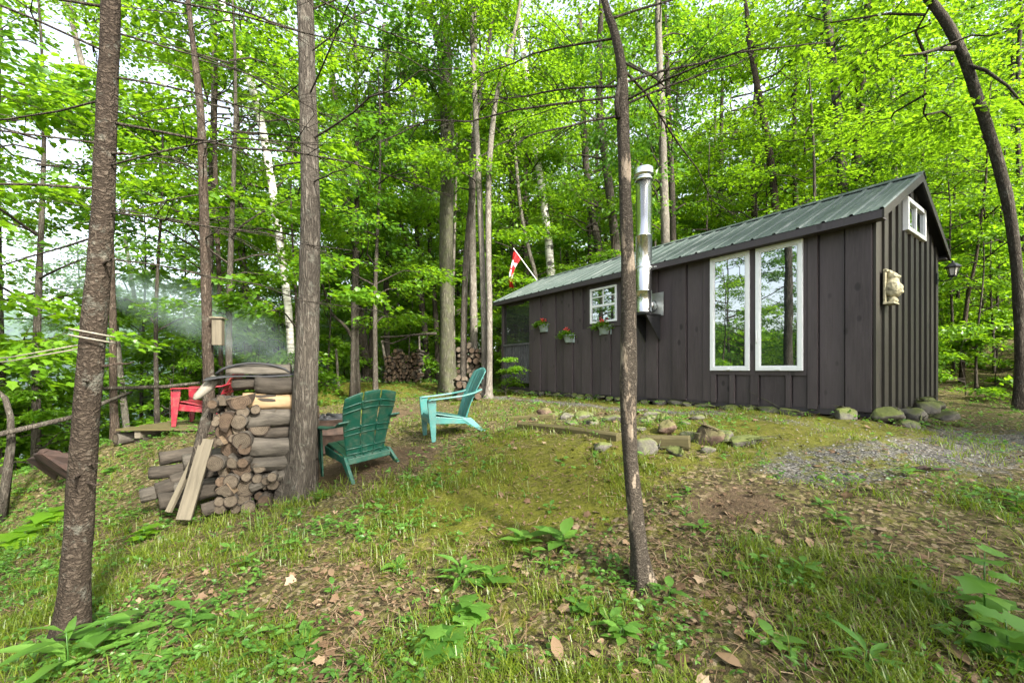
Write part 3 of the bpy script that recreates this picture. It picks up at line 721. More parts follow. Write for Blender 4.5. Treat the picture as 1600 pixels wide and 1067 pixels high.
# ================================================================== THINGS ON THE CABIN
def planter(px, py, label):
    t = t_at(px, -.1); p = cab(-.03, t); z = CZ - (py - Y0) / F * p.y
    e = empty('flower_planter', (p.x, p.y, z - .16), TH, label, 'planter', 'flower planters hung on the cabin wall')
    m = MB(); seg = 10
    prof = [(0, 0), (.07, 0), (.085, .02), (.125, .16), (.14, .165), (.14, .185), (.12, .185), (.115, .15), (0, .15)]
    vs = []; n = len(prof)
    for r, z_ in prof:
        for k in range(seg + 1):
            a = math.pi / 2 + math.pi * k / seg; vs.append((r * math.cos(a) * 1.1 + .0, r * math.sin(a) * 1.25, z_))
    fs = [(i * (seg + 1) + k, i * (seg + 1) + k + 1, (i + 1) * (seg + 1) + k + 1, (i + 1) * (seg + 1) + k) for i in range(n - 1) for k in range(seg)]
    m.add(vs, fs, 0, True); m.box(-.001, .02, -.165, .165, .0, .185)
    m.build('pot', M['pot_grey'], e)
    g = np.random.default_rng(int(px)); n = 330
    P = np.stack([-.085 + g.normal(0, .06, n), g.normal(0, .115, n), .16 + g.uniform(0, .11, n)], 1); P[:, 2] -= .06 * (np.abs(P[:, 1]) > .12)
    Dv = P * np.array([2.5, 1, 0]) + g.normal(0, .06, (n, 3)); Dv[:, 2] += g.uniform(-.06, .1, n)
    V, Fc, tt = leaves(P, Dv, np.array([0, 0, 1.]) + g.normal(0, .5, (n, 3)), g.uniform(.045, .085, n), T_OVAL, g.uniform(.3, 1, n))
    link('foliage', np_mesh('foliage', V, Fc, False, {'tint': tt}), M['bright_leaf'], e)
    n = 46; hc = g.normal(0, .05, (5, 3))
    P = np.concatenate([np.array([-.08, 0, .285]) + h * np.array([.6, 1.3, .4]) + g.normal(0, .018, (n // 5, 3)) for h in hc])
    V, Fc, tt = leaves(P, g.normal(0, 1, P.shape), g.normal(0, 1, P.shape), .05, T_OVAL, 0)
    link('flowers', np_mesh('flowers', V, Fc, False), M['petal_red'], e)
    s = MB()
    for h in hc: s.tube([(-.07, h[1] * .6, .16), (-.08 + h[0] * .6, h[1] * 1.3, .28)], .003, 4)
    s.build('stem', M['herb_leaf'], e)
planter(847, 509, 'grey pot of red flowers on the cabin wall nearest the screened porch')
planter(886, 525, 'lowest flower pot on the dark wall, between the other two')
planter(942, 511, 'flower pot with red blooms hanging just under the small white window')

def flag():
    zr = ZR; b = cab(CW / 2, t_at(842, CW / 2), zr)
    e = empty('flag', b, TH, 'red and white maple leaf flag drooping from a slanted white pole above the roof', 'flag')
    Rm = Matrix.Rotation(-TH, 3, 'Z')
    tip = at(803, 389, b.y + .5) - b; tip = Rm @ tip
    pole = MB().tube([Vector((0, 0, -.1)), tip], .014, 8).tube([tip, tip * 1.012], .022, 8).build('flagpole', M['white_vinyl'], e)
    # cloth hangs from the upper third of the pole: hoist runs along the pole
    h0 = tip * .985; h1 = tip * .70; nu, nv = 36, 26; Ln = 1.30
    V = []; 
    fall = Rm @ Vector((-.05, 0, -1)).normalized()
    for i in range(nu + 1):
        for j in range(nv + 1):
            u = i / nu; v = j / nv
            gather = 1 - .55 * min(1, u * 1.6) 
            base = h0.lerp(h1, .5 + (v - .5) * gather - .33 * min(1, u * 1.5) * 1)
            p = base + fall * (Ln * u * (1 - .10 * v)) + Rm @ Vector((.05 * math.sin(v * 9 + u * 2) * min(1, u * 3), .07 * math.sin(v * 11 + 1 + u * 3) * min(1, u * 3), 0)) + Rm @ Vector((-.12 * math.sin(u * 2.6), 0, 0))
            V.append(p)
    # maple leaf emblem: fraction coordinates inside the white square
    half = [(0, .42), (.09, .26), (.19, .31), (.15, .06), (.27, .19), (.31, .12), (.45, .15), (.38, -.01), (.44, -.06), (.19, -.24), (.22, -.32), (.02, -.29), (.02, -.46)]
    poly = half + [(-x, y) for x, y in reversed(half)]
    def inside(x, y):
        c = False; n = len(poly)
        for i in range(n):
            x1, y1 = poly[i]; x2, y2 = poly[(i + 1) % n]
            if (y1 > y) != (y2 > y) and x < (x2 - x1) * (y - y1) / (y2 - y1) + x1: c = not c
        return c
    cl = MB(); fs = []; mi = []
    for i in range(nu):
        for j in range(nv):
            u = (i + .5) / nu; v = (j + .5) / nv
            red = u < .25 or u > .75 or inside((u - .5) * 2 * .98, (.5 - v))
            cl.add([], [], 0); fs.append((i * (nv + 1) + j, (i + 1) * (nv + 1) + j, (i + 1) * (nv + 1) + j + 1, i * (nv + 1) + j + 1)); mi.append(1 if red else 0)
    cl.v = [tuple(v) for v in V]; cl.f = [list(f) for f in fs]; cl.m = mi; cl.sm = [True] * len(fs)
    o = cl.build('cloth', [M['flag_white'], M['flag_red']], e); s = o.modifiers.new('s', 'SOLIDIFY'); s.thickness = .004
flag()

def wall_lantern():
    p = cab(CW - .09, -.034, 0); 
    zz = CZ - (436 - Y0) / F * p.y; p.z = zz
    e = empty('wall_lantern', p, TH - math.pi / 2, 'small black carriage lantern on an arm at the far back corner of the cabin', 'lantern')
    m = MB(); m.box(0, .015, -.04, .04, -.09, .09); m.tube([(.015, 0, -.02), (.08, 0, -.05), (.15, 0, -.045), (.19, 0, 0)], .011, 6); m.build('arm', M['black_metal'], e)
    c = (.19, 0, 0)
    f = MB(); f.lathe([(0, 0), (.045, 0), (.055, .02), (.05, .03), (0, .03)], 6, c=c, smooth=False)
    f.lathe([(.105, .15), (.11, .165), (.05, .22), (.02, .235), (.02, .25), (.008, .275), (0, .275)], 6, c=c, smooth=False); f.lathe([(.105, .15), (0, .15)], 6, c=c, smooth=False)
    for k in range(6):
        a = math.pi / 3 * k; f.tube([(.19 + .05 * math.cos(a), .05 * math.sin(a), .02), (.19 + .075 * math.cos(a), .075 * math.sin(a), .15)], .006, 4)
    f.build('lantern_frame', M['black_metal'], e)
    MB().lathe([(.042, .03), (.065, .149)], 6, c=c, smooth=False).build('glass', M['lamp_glass'], e)
wall_lantern()

def plaque():
    s = s_at(1385, -.05); p = cab(s, -.034); zt = CZ - (423 - Y0) / F * p.y; zb = CZ - (477 - Y0) / F * p.y; H = zt - zb
    e = empty('wall_carving', (p.x, p.y, zb), TH, 'weathered stone bird carving mounted on the gable end wall', 'wall carving')
    m = MB(); m.box(-.085, .085, -.03, .0, .0, H); m.hexa([Vector((x, y, .0)) for x, y in ((-.10, -.13), (.10, -.13), (.10, 0), (-.10, 0))], [Vector((x, y, .035)) for x, y in ((-.09, -.11), (.09, -.11), (.09, 0), (-.09, 0))])
    m.box(-.09, .09, -.045, 0, H - .03, H + .005)
    bevel(m.build('back_plate', M['cast_stone'], e), .008)
    bm = bmesh.new()
    def blobv(c, r):
        mt = Matrix.Translation(c) @ Matrix.Diagonal((r[0], r[1], r[2], 1)); bmesh.ops.create_icosphere(bm, subdivisions=3, radius=1, matrix=mt)
    blobv((0, -.09, H * .42), (.075, .095, .105)); blobv((0, -.075, H * .62), (.06, .075, .08)); blobv((0, -.075, H * .80), (.055, .06, .06)); blobv((0, -.13, H * .77), (.018, .035, .02))
    blobv((.055, -.08, H * .45), (.03, .075, .10)); blobv((-.055, -.08, H * .45), (.03, .075, .10)); blobv((.035, -.06, H * .91), (.018, .02, .035)); blobv((-.035, -.06, H * .91), (.018, .02, .035))
    blobv((.03, -.085, .05), (.03, .045, .05)); blobv((-.03, -.085, .05), (.03, .045, .05)); blobv((0, -.16, H * .34), (.03, .03, .025))
    me = bpy.data.meshes.new('bird_figure'); bm.to_mesh(me); bm.free()
    o = link('bird_figure', me, M['cast_stone'], e); r = o.modifiers.new('r', 'REMESH'); r.mode = 'VOXEL'; r.voxel_size = .008; r.use_smooth_shade = True
    d = o.modifiers.new('d', 'DISPLACE'); tx = bpy.data.textures.new('carve', 'CLOUDS'); tx.noise_scale = .03; d.texture = tx; d.strength = .012
plaque()

# ================================================================== ROCKS
def rock_meshes(n):
    out = []
    for k in range(n):
        g = random.Random(k * 17 + 3); bm = bmesh.new()
        for q in range(15):
            v = Vector((g.gauss(0, 1), g.gauss(0, 1), g.gauss(0, .9))).normalized() * g.uniform(.82, 1.08); v.z = max(-.8, min(.78, v.z)); bm.verts.new(v)
        r = bmesh.ops.convex_hull(bm, input=bm.verts); bmesh.ops.delete(bm, geom=[e for e in r['geom_interior'] if isinstance(e, bmesh.types.BMVert)], context='VERTS')
        bmesh.ops.bevel(bm, geom=list(bm.edges), offset=.13, segments=3, affect='EDGES', profile=.6)
        bmesh.ops.triangulate(bm, faces=bm.faces); bmesh.ops.subdivide_edges(bm, edges=[e for e in bm.edges if e.calc_length() > .16], cuts=2, use_grid_fill=True); bmesh.ops.triangulate(bm, faces=bm.faces)
        o = Vector((k * 7.3, k * 3.1, k * 1.7))
        for v in bm.verts: v.co += v.co.normalized() * (.07 * noise.noise(v.co * 2.1 + o) + .035 * noise.noise(v.co * 6 + o) + .02 * noise.noise(v.co * 13 + o))
        for f in bm.faces: f.smooth = True
        me = bpy.data.meshes.new('field_stone'); bm.to_mesh(me); bm.free(); me.materials.append(M['field_stone']); out.append(me)
    return out
ROCKS = rock_meshes(8)
def rock(x, y, z, sx, sy, sz, label, group=None, rz=None, mat=None, name='field_stone', cat='stone'):
    me = ROCKS[rnd.randrange(8)]
    if mat: me = me.copy(); me.materials.clear(); me.materials.append(mat)
    o = link(name, me, None, None, (x, y, z), (rnd.uniform(-.25, .25), rnd.uniform(-.2, .2), rz if rz is not None else rnd.uniform(0, 6.28)), (sx, sy, sz))
    return tag(o, label, cat, group)
def foundation():
    t = .75
    while t < CL:
        w = rnd.uniform(.09, .19) if t > 3 else rnd.uniform(.14, .24); p = cab(rnd.uniform(-.12, -.03), t + w); g = gz(p.x, p.y); h = (CC.z - .05 - g) * .62 + rnd.uniform(-.01, .02)
        rock(p.x, p.y, g + h * .35, w * 1.05, .13, max(h, .06), 'low mossy foundation stone in the row under the long charcoal wall', 'foundation stones under the long wall', TH + math.pi / 2)
        t += w * rnd.uniform(1.6, 2.0)
    S = [(1320, 648, .27, .17, .13, 'long flat mossy stone under the long wall left of the cabin corner'), (1386, 651, .22, .2, .15, 'rounded mossy boulder right at the near cabin corner'),
         (1425, 648, .20, .2, .15, 'pale cracked boulder just right of the cabin corner'), (1422, 663, .16, .12, .07, 'small flat stone lying in front of the corner boulders'),
         (1447, 637, .22, .2, .13, 'grey boulder leaning on the gable wall behind the corner stones'), (1476, 647, .21, .18, .12, 'rusty tan boulder at the far right end of the foundation'),
         (1452, 629, .22, .17, .10, 'topmost flat slab of the stone heap by the gable wall'), (1462, 636, .14, .12, .12, 'squarish stone wedged between slab and tan boulder')]
    Yd = [5.42, 5.28, 5.42, 5.15, 5.85, 6.35, 6.35, 6.1]
    for (px, py, a, b, c, l), Y in zip(S, Yd):
        p = at(px, py, Y); rock(p.x, p.y, p.z, a, b, c, l, None, TH * (1 if px > 1370 else 1) + rnd.uniform(-.2, .2))
foundation()
# ================================================================== CHAIRS
def plank(mb, pts, w, th, mi=0):
    """strip of width w (along x) following pts in the y-z plane, thickness th"""
    n = len(pts); vs = []
    for i, (y, z) in enumerate(pts):
        a = Vector(pts[max(i - 1, 0)]); b = Vector(pts[min(i + 1, n - 1)]); t = (b - a).normalized(); nn = Vector((-t.y, t.x))
        for sx in (-w / 2, w / 2):
            for k in (-th / 2, th / 2): vs.append((sx, y + nn.x * k, z + nn.y * k))
    fs = []
    for i in range(n - 1):
        o = i * 4; q = o + 4
        fs += [(o, o + 2, q + 2, q), (o + 1, q + 1, q + 3, o + 3), (o, q, q + 1, o + 1), (o + 2, o + 3, q + 3, q + 2)]
    fs += [(0, 1, 3, 2), (4 * n - 4, 4 * n - 2, 4 * n - 1, 4 * n - 3)]
    return mb.add(vs, fs, mi)
def adirondack(mat, panels, label, group):
    e = empty('garden_chair', (0, 0, 0), 0, label, 'chair', group)
    # seat slats (front is +y)
    s = MB(); sp = [(-.24, .235), (-.1, .275), (.08, .32), (.24, .365), (.30, .372), (.345, .355), (.365, .31), (.368, .255)]
    ns = 5; W = .50
    for i in range(ns):
        x = (i - (ns - 1) / 2) * W / ns; q = MB(); plank(q, sp, W / ns - .007, .016); s.add([Vector((x, 0, 0)) + Vector(v) for v in q.v], q.f)
    for x in (-.262, .262): s.hexa([Vector((x - .011, y, z)) for y, z in ((-.27, .17), (-.27, .23), (.34, .35), (.34, .24))], [Vector((x + .011, y, z)) for y, z in ((-.27, .17), (-.27, .23), (.34, .35), (.34, .24))])
    bevel(s.build('seat', mat, e), .005)
    # fan back
    b = MB()
    def P(u, v, off=0):   # u in -1..1 across, v 0..1 up
        wid = .225 + .085 * min(1, v * 1.25) - .03 * max(0, v - .75); arch = .10 * (1 - (u * 1.0) ** 2) if v > 0 else 0
        H = .70 + .06 * (1 - u * u)
        y = -.20 - .36 * v * (H / .76) + .030 * math.sin(v * math.pi) + .05 * u * u * (1 - .4 * v); z = .225 + H * v * .97
        return Vector((u * wid, y - off * .9, z - off * .42))
    nv = 16
    for k in range(panels):
        a0 = -1 + 2 * k / panels + .024; a1 = -1 + 2 * (k + 1) / panels - .024; m = 6
        for (off0, off1) in ((0, .014),):
            vs = [P(a0 + (a1 - a0) * i / m, j / nv, o) for o in (off0, off1) for j in range(nv + 1) for i in range(m + 1)]
            A = (nv + 1) * (m + 1); ix = lambda o, j, i: o * A + j * (m + 1) + i; fs = []
            for j in range(nv):
                for i in range(m): fs += [(ix(0, j, i), ix(0, j + 1, i), ix(0, j + 1, i + 1), ix(0, j, i + 1)), (ix(1, j, i), ix(1, j, i + 1), ix(1, j + 1, i + 1), ix(1, j + 1, i))]
                fs += [(ix(0, j, 0), ix(1, j, 0), ix(1, j + 1, 0), ix(0, j + 1, 0)), (ix(0, j, m), ix(0, j + 1, m), ix(1, j + 1, m), ix(1, j, m))]
            for i in range(m): fs += [(ix(0, 0, i), ix(0, 0, i + 1), ix(1, 0, i + 1), ix(1, 0, i)), (ix(0, nv, i), ix(1, nv, i), ix(1, nv, i + 1), ix(0, nv, i + 1))]
            b.add(vs, fs, 0, True)
        # horizontal ribs on the rear face
        for v in (.08, .17, .40, .49, .77, .86):
            pts = [P(a0 + (a1 - a0) * i / 4, v, .0225) for i in range(5)]; b.tube(pts, .0075, 5)
    for k in range(1, panels):   # thin tie strips behind the gaps
        u = -1 + 2 * k / panels
        for v0, v1 in ((.02, .2), (.38, .52), (.75, .88)): b.tube([P(u, v0 + (v1 - v0) * q / 3, .016) for q in range(4)], .011, 5)
    bo = b.build('backrest', mat, e); bevel(bo, .004, 1)
    ra = MB(); ra.box(-.25, .25, -.275, -.235, .17, .235); bevel(ra.build('back_rail', mat, e), .006)
    for sx in (-1, 1):
        a = MB(); q = MB(); plank(q, [(-.42, .655), (-.30, .612), (-.12, .592), (.14, .585), (.33, .585), (.37, .575)], .115, .02); a.add([Vector((sx * .335 + (.0 if v[1] > -.2 else -sx * .035), 0, 0)) + Vector(v) for v in q.v], q.f)
        bevel(a.build('armrest', mat, e), .007)
        l = MB(); x = sx * .315; xo = sx * .345
        l.hexa([Vector((x + sx * .0 - .012 + .02 * sx, .31, 0)), Vector((x + .012 + .03 * sx, .31, 0)), Vector((x + .012 + .03 * sx, .365, 0)), Vector((x - .012 + .02 * sx, .365, 0))],
               [Vector((x - .014, .25, .575)), Vector((x + .014, .25, .575)), Vector((x + .014, .372, .575)), Vector((x - .014, .372, .575))])
        l.hexa([Vector((x - .014 + .015 * sx, .350, 0)), Vector((x + .014 + .04 * sx, .350, 0)), Vector((x + .014 + .04 * sx, .368, 0)), Vector((x - .014 + .015 * sx, .368, 0))],
               [Vector((x - .03, .358, .572)), Vector((x + .03, .358, .572)), Vector((x + .03, .376, .572)), Vector((x - .03, .376, .572))])
        bevel(l.build('leg', mat, e), .005)
        r = MB(); x = sx * .262
        r.hexa([Vector((x - .02 + sx * .03, -.47, 0)), Vector((x + .02 + sx * .03, -.47, 0)), Vector((x + .02 + sx * .03, -.42, 0)), Vector((x - .02 + sx * .03, -.42, 0))],
               [Vector((x - .016, -.24, .26)), Vector((x + .016, -.24, .26)), Vector((x + .016, -.10, .26)), Vector((x - .016, -.10, .26))])
        bevel(r.build('leg', mat, e), .005)
    return e
def place_chair(e, x, y, heading, dz=0):
    """heading: world direction the sitter faces"""
    g = gz(x, y); rz = math.atan2(heading[1], heading[0]) - math.pi / 2
    # lean with the slope
    h = Vector(heading).normalized(); r = Vector((h.y, -h.x)); 
    sl = (gz(x + h.x * .4, y + h.y * .4) - gz(x - h.x * .4, y - h.y * .4)) / .8; sr = (gz(x + r.x * .3, y + r.y * .3) - gz(x - r.x * .3, y - r.y * .3)) / .6
    e.location = (x, y, g + dz - .01); e.rotation_mode = 'ZYX' if False else 'XYZ'
    q = Matrix.Rotation(rz, 3, 'Z') @ Matrix.Rotation(math.atan(sl) * .5, 3, 'X') @ Matrix.Rotation(-math.atan(sr) * .3, 3, 'Y')
    e.rotation_euler = q.to_euler()
CH = 'moulded plastic garden chairs round the fire pit'
c1 = adirondack(M['green_plastic'], 3, 'dark green plastic garden chair seen from behind beside the fire pit', CH); c1.scale = (1.0,) * 3
place_chair(c1, -1.78, 5.02, (-.68, .73))
c2 = adirondack(M['teal_plastic'], 5, 'pale teal plastic garden chair facing left in front of the tall trunk', CH)
place_chair(c2, -.86, 6.05, (-.90, -.36))
# red chair on its low wooden platform
PLT = at(270, 668, 6.55)
c3 = adirondack(M['red_plastic'], 5, 'red plastic garden chair on a wooden platform behind the woodpile', CH)
rp = at(325, 661, 7.4); c3.scale = (1.07,) * 3; c2.scale = (.96,) * 3; c3.location = (rp.x, rp.y, rp.z); c3.rotation_euler = (0, 0, math.atan2(-.30, -.95) - math.pi / 2)
def platform():
    e = empty('wooden_platform', (rp.x, rp.y, rp.z - .045), R(2), 'low weathered plank platform under the red chair', 'platform')
    m = MB()
    for i in range(8): y = -.62 + i * .155; m.box(-.98 + rnd.uniform(-.08, .05), .9 + rnd.uniform(-.03, .03), y, y + .14, rnd.uniform(-.004, .004), .035)
    bevel(m.build('deck', M['mossy_wood'], e), .004)
    for x in (-.72, 0, .72): MB().box(x - .045, x + .045, -.58, .58, -.12, -.006).build('joist', M['weathered_wood'], e)
    for x in (-.72, .72):
        for y in (-.45, .5): MB().box(x - .09, x + .09, y - .07, y + .07, -.45, -.123).build('support_block', M['bark_dark'], e)
platform()

# ================================================================== FIRE PIT
def fire_pit():
    p = at(516, 652, 6.15); g = gz(p.x, p.y); H = p.z - g
    e = empty('fire_pit', (p.x, p.y, g), 0, 'rusty round metal fire pit smoking behind the dark green chair', 'fire pit')
    m = MB().lathe([(.37, -.03), (.37, H * .5), (.385, H * .52), (.37, H * .54), (.38, H - .015), (.40, H), (.38, H + .012), (.355, H), (.355, .10)], 40)
    m.build('drum', M['rust_metal'], e)
    MB().lathe([(.3545, .12), (.36, H - .05), (.2, H - .03), (0, H - .02)][::-1], 30).build('ash_bed', M['ash'], e)
    MB().lathe([(.372, H - .004), (.402, H + .004), (.40, H + .016), (.362, H + .016), (.358, H - .004)], 40).build('rim', M['black_metal'], e)
    for k in range(5):
        a = k * 1.3; c = Vector((.12 * math.cos(a), .12 * math.sin(a), H - .01 + .02 * (k % 2)))
        d = Vector((math.cos(a * 2.1), math.sin(a * 2.1), .1)) * .17
        MB().tube([c - d, c + d], [.03, .026], 8, wob=.2).build('charred_stick', M['black_rubber'], e)
    return p
FP = fire_pit()

# ================================================================== LOGS
def log_mesh(k, kind, r=.075, L=.44, dark=False):
    g = random.Random(k); m = MB(); seg = 22; nx = 12
    def rad(a, x):
        q = r * (1 + .15 * noise.noise(Vector((math.cos(a) * 1.4 + k * 5, math.sin(a) * 1.4, x * 2))) + .10 * noise.noise(Vector((math.cos(a) * 4 + k, math.sin(a) * 4, x * 9))) + .07 * noise.noise(Vector((math.cos(a) * 9 + k, math.sin(a) * 9, x * 5))))
        return q
    if kind == 'round': ang = [2 * math.pi * i / seg for i in range(seg)]; core = None
    elif kind == 'half': ang = [math.pi * i / 13 for i in range(14)]
    else: ang = [math.pi * .5 * i / 7 for i in range(8)]
    bend = g.uniform(-.02, .02); vs = []; prof_n = len(ang) + (1 if kind == 'quarter' else 0)
    off = 0 if kind == 'round' else (-.45 * r if kind == 'half' else -.5 * r)
    for i in range(nx):
        x = -L / 2 + L * i / (nx - 1); by = bend * math.sin(math.pi * i / (nx - 1))
        xx = x if 0 < i < nx - 1 else x
        for a in ang:
            q = rad(a, x); sl = (g.uniform(-.004, .004) if i in (0, nx - 1) else 0)
            vs.append((xx + sl, q * math.cos(a) + by + (off if kind == 'quarter' else 0), q * math.sin(a) + off))
        if kind == 'quarter': vs.append((xx, off + by, off))
    n = prof_n; fs = []; mi = []; flat = (lambda k_: (kind == 'half' and k_ == n - 1) or (kind == 'quarter' and k_ >= n - 2))
    for i in range(nx - 1):
        for q in range(n): m.f.append([i * n + q, i * n + (q + 1) % n, (i + 1) * n + (q + 1) % n, (i + 1) * n + q]); m.m.append(2 if flat(q) else 0); m.sm.append(not flat(q))
    m.v = vs; m.f += [list(range(n))[::-1], [(nx - 1) * n + q for q in range(n)]]; m.m += [1, 1]; m.sm += [False, False]
    me = m.mesh('log')
    for mm in ((M['log_bark_dark'], M['log_end_dark'], M['log_split']) if dark else (M['log_bark'], M['log_end'], M['log_split'])): me.materials.append(mm)
    return me
LR = [log_mesh(i, 'round', L=.44) for i in range(6)]; LD = [log_mesh(20 + i, 'round', dark=True, L=.44) for i in range(4)]
LS = [log_mesh(40 + i, 'half', r=.095) for i in range(3)] + [log_mesh(50 + i, 'quarter', r=.13) for i in range(3)]
LSD = [log_mesh(60 + i, 'half', r=.095, dark=True) for i in range(2)] + [log_mesh(70 + i, 'quarter', r=.13, dark=True) for i in range(3)]
def put_log(me, c, axis, r_scale=1.0, l_scale=1.0, roll=None, label=None, group=None, name='firewood_log', cat='log'):
    ax = Vector(axis).normalized(); q = ax.to_track_quat('X', 'Z'); q = q @ Quaternion((1, 0, 0), roll if roll is not None else rnd.uniform(0, 6.28))
    o = link(name, me, None, None, c, q.to_euler(), (l_scale, r_scale, r_scale))
    return tag(o, label, cat, group)
WP = at(380, 790, 4.62)                                         # foot of the near woodpile
def woodpile():
    ex = Vector((.93, .37, 0)).normalized(); ey = Vector((-.37, .93, 0)).normalized(); g0 = gz(WP.x, WP.y)
    GA = 'grey end-on firewood logs stacked in the near woodpile'
    LBL = 'weathered firewood log, end towards the camera, packed in the near woodpile'
    # end-on columns, logs along ey
    W0 = -.27; W1 = .30
    z = .05; row = 0
    while z < 1.22:
        x = W0 + (0 if row % 2 else .045) + .05 * math.sin(z * 5); hmax = 0
        xe = W1 - (0.0 if z < .5 else .22)
        while x < xe:
            rs = rnd.uniform(.52, .95) if rnd.random() > .22 else rnd.uniform(1.0, 1.4); r = .075 * rs
            me = rnd.choice(LR) if rnd.random() < .40 else (rnd.choice(LS + LSD) if rnd.random() < .65 else rnd.choice(LD))
            c = Vector((WP.x, WP.y, g0)) + ex * (x + r) + ey * rnd.uniform(-.02, .13) + Vector((0, 0, z + rnd.uniform(-.012, .012)))
            put_log(me, c, ey + Vector((rnd.uniform(-.2, .2), 0, rnd.uniform(-.1, .1))), rs, rnd.uniform(.9, 1.15), None, LBL, GA)
            x += 2 * r * .93; hmax = max(hmax, r)
        z += .104; row += 1
    # crosswise logs at the right end
    CR = [(425, 628, 4.72, 1.20, .56, 'LR', 'honey coloured barkless log lying crosswise high in the near woodpile', 'pale_log'),
          (428, 655, 4.72, 1.25, .52, 'LR', 'thick log with a pale cut rim, crosswise below the honey coloured one', None),
          (398, 626, 4.66, .8, .42, 'LD', 'dark lichen flecked log crosswise left of the honey coloured one', None),
          (390, 651, 4.62, 1.1, .52, 'split', 'splintered split log lying crosswise in the middle of the near woodpile', None),
          (425, 697, 4.66, 1.35, .46, 'LR', 'broad sawn log end low on the right of the near woodpile', None),
          (432, 722, 4.66, 1.15, .46, 'LR', 'round log right beside the trunk, second from the ground', None),
          (428, 748, 4.62, .72, .46, 'LR', 'thin log slanting upwards at the lower right of the near woodpile', None),
          (440, 600, 4.78, 1.3, .5, 'LD', 'reddish rotten log under the tarp at the top right of the near woodpile', None),
          (405, 600, 4.74, .85, .5, 'LD', 'thin bark covered log tucked right under the tarp', None),
          (440, 675, 4.78, .9, .5, 'LD', 'dark log shadowed behind the thick pale rimmed log', None)]
    for (px, py, Y, rs, L, kind, lb, sp) in CR:
        me = log_mesh(200 + px, 'round', dark=(kind == 'LD'), L=L) if kind != 'split' else log_mesh(300 + px, 'half', r=.085, L=L)
        if sp: me.materials[0] = M['tan_bark']
        tilt = .35 if py == 748 else rnd.uniform(-.03, .06)
        put_log(me, at(px, py, Y), ex + Vector((0, 0, tilt)), rs, 1, None, lb)
    # hidden core of the crosswise end, on the ground
    for i in range(7):
        for k in range(2):
            c = Vector((WP.x, WP.y, g0)) + ex * .52 + ey * (.10 + .17 * k) + Vector((0, 0, .08 + .155 * i)); put_log(rnd.choice(LD), c, ex, 1.05, 1.0, None, 'dark crosswise firewood log filling the right end of the near woodpile', 'crosswise logs at the right end of the near woodpile')
    # the dark log heap to the left
    for (px, py, Y, rs, L) in [(233, 766, 4.55, 1.0, .5), (255, 757, 4.6, 1.1, .5), (258, 776, 4.45, 1.15, .45), (245, 735, 4.75, .95, .5), (277, 745, 4.7, 1.1, .5), (285, 760, 4.6, 1.0, .5), (265, 711, 5.0, 1.1, .6), (298, 715, 4.9, 1.2, .55), (300, 740, 4.75, 1.0, .5), (300, 770, 4.5, 1.0, .45), (320, 790, 4.45, 1.0, .4)]:
        me = log_mesh(400 + px + py, 'round', dark=(px + py) % 2 == 0, L=L * .74)
        put_log(me, at(px + 22, py, Y), Vector((.72 + rnd.uniform(-.25, .25), .62 + rnd.uniform(-.25, .2), .14 + rnd.uniform(-.1, .16))), rs * .95, 1, None, 'fallen dark log, end facing left, in the loose heap beside the woodpile', 'fallen dark logs heaped left of the woodpile')
    # pale log sliding off the top left, dark post, planks
    o = MB(); a = at(303, 624, 4.45); b = at(338, 592, 4.7); o.tube([a, a.lerp(b, .12), a.lerp(b, .5), b], [.012, .035, .052, .055], 12, wob=.1).build('pale_log', M['pale_grey_wood']); tag(bpy.context.scene.objects['pale_log'], 'pale barkless log with a tapered tip jutting from the top left of the woodpile', 'log')
    o = MB().tube([at(300, 745, 4.35), at(312, 690, 4.4), at(322, 655, 4.5), at(328, 640, 4.55)], [.05, .045, .05, .04], 9, wob=.25).build('wooden_post', M['bark_dark']); tag(o, 'dark rotten post propped against the left side of the woodpile', 'post')
    def board(px0, py0, Y0_, px1, py1, Y1_, w, th, name, mat, label, roll=0):
        a, b = at(px0, py0, Y0_), at(px1, py1, Y1_); a.z = min(a.z, gz(a.x, a.y) - .0) if False else a.z
        ax = (b - a); L = ax.length; q = ax.normalized().to_track_quat('Z', 'Y') @ Quaternion((0, 0, 1), roll)
        m = MB().box(-w / 2, w / 2, -th / 2, th / 2, 0, L); ob = m.build(name, mat, None, loc=a, rot=q.to_euler()); bevel(ob, .004); return tag(ob, label, 'board')
    M['board_z'] = M['weathered_wood']
    board(287, 812, 4.15, 324, 686, 4.42, .125, .045, 'wooden_plank', M['weathered_plank'], 'wide weathered plank leaning on the front of the woodpile', .5)
    board(263, 800, 4.2, 316, 690, 4.5, .05, .04, 'wooden_plank', M['weathered_plank'], 'thin grey batten leaning behind the wide plank', .3)
    # tarp / tray with slab and bent hose on top
    zt = at(390, 588, 4.7).z
    e = MB(); N = 14; vs = []
    for th in (0, .012):
        for i in range(N + 1):
            for j in range(5):
                u = i / N; v = j / 4; p = Vector((WP.x, WP.y, zt)) + ex * (-.36 + 1.0 * u) + ey * (-.02 + .5 * v) + Vector((0, 0, .012 * math.sin(u * 7 + v * 3) - .03 * (1 - u) ** 4 - .02 * (v < .1) + .035 * u + th)); vs.append(p)
    A = (N + 1) * 5; fs = []
    for i in range(N):
        for j in range(4): a = i * 5 + j; fs += [(a, a + 1, a + 6, a + 5), (A + a, A + a + 5, A + a + 6, A + a + 1)]
        for j in (0, 4): a = i * 5 + j; fs.append((a, a + 5, A + a + 5, A + a))
    e.add(vs, fs, 0, True); tag(e.build('tarp', M['black_rubber']), 'black rubber sheet lying over the top of the near woodpile', 'tarp')
    sl = log_mesh(777, 'half', r=.11, L=.62); put_log(sl, Vector((WP.x, WP.y, zt + .075)) + ex * .14 + ey * .14, ex, 1.0, 1.0, 0, 'bark covered slab lying on the black sheet on top of the woodpile', None, 'wood_slab', 'slab')
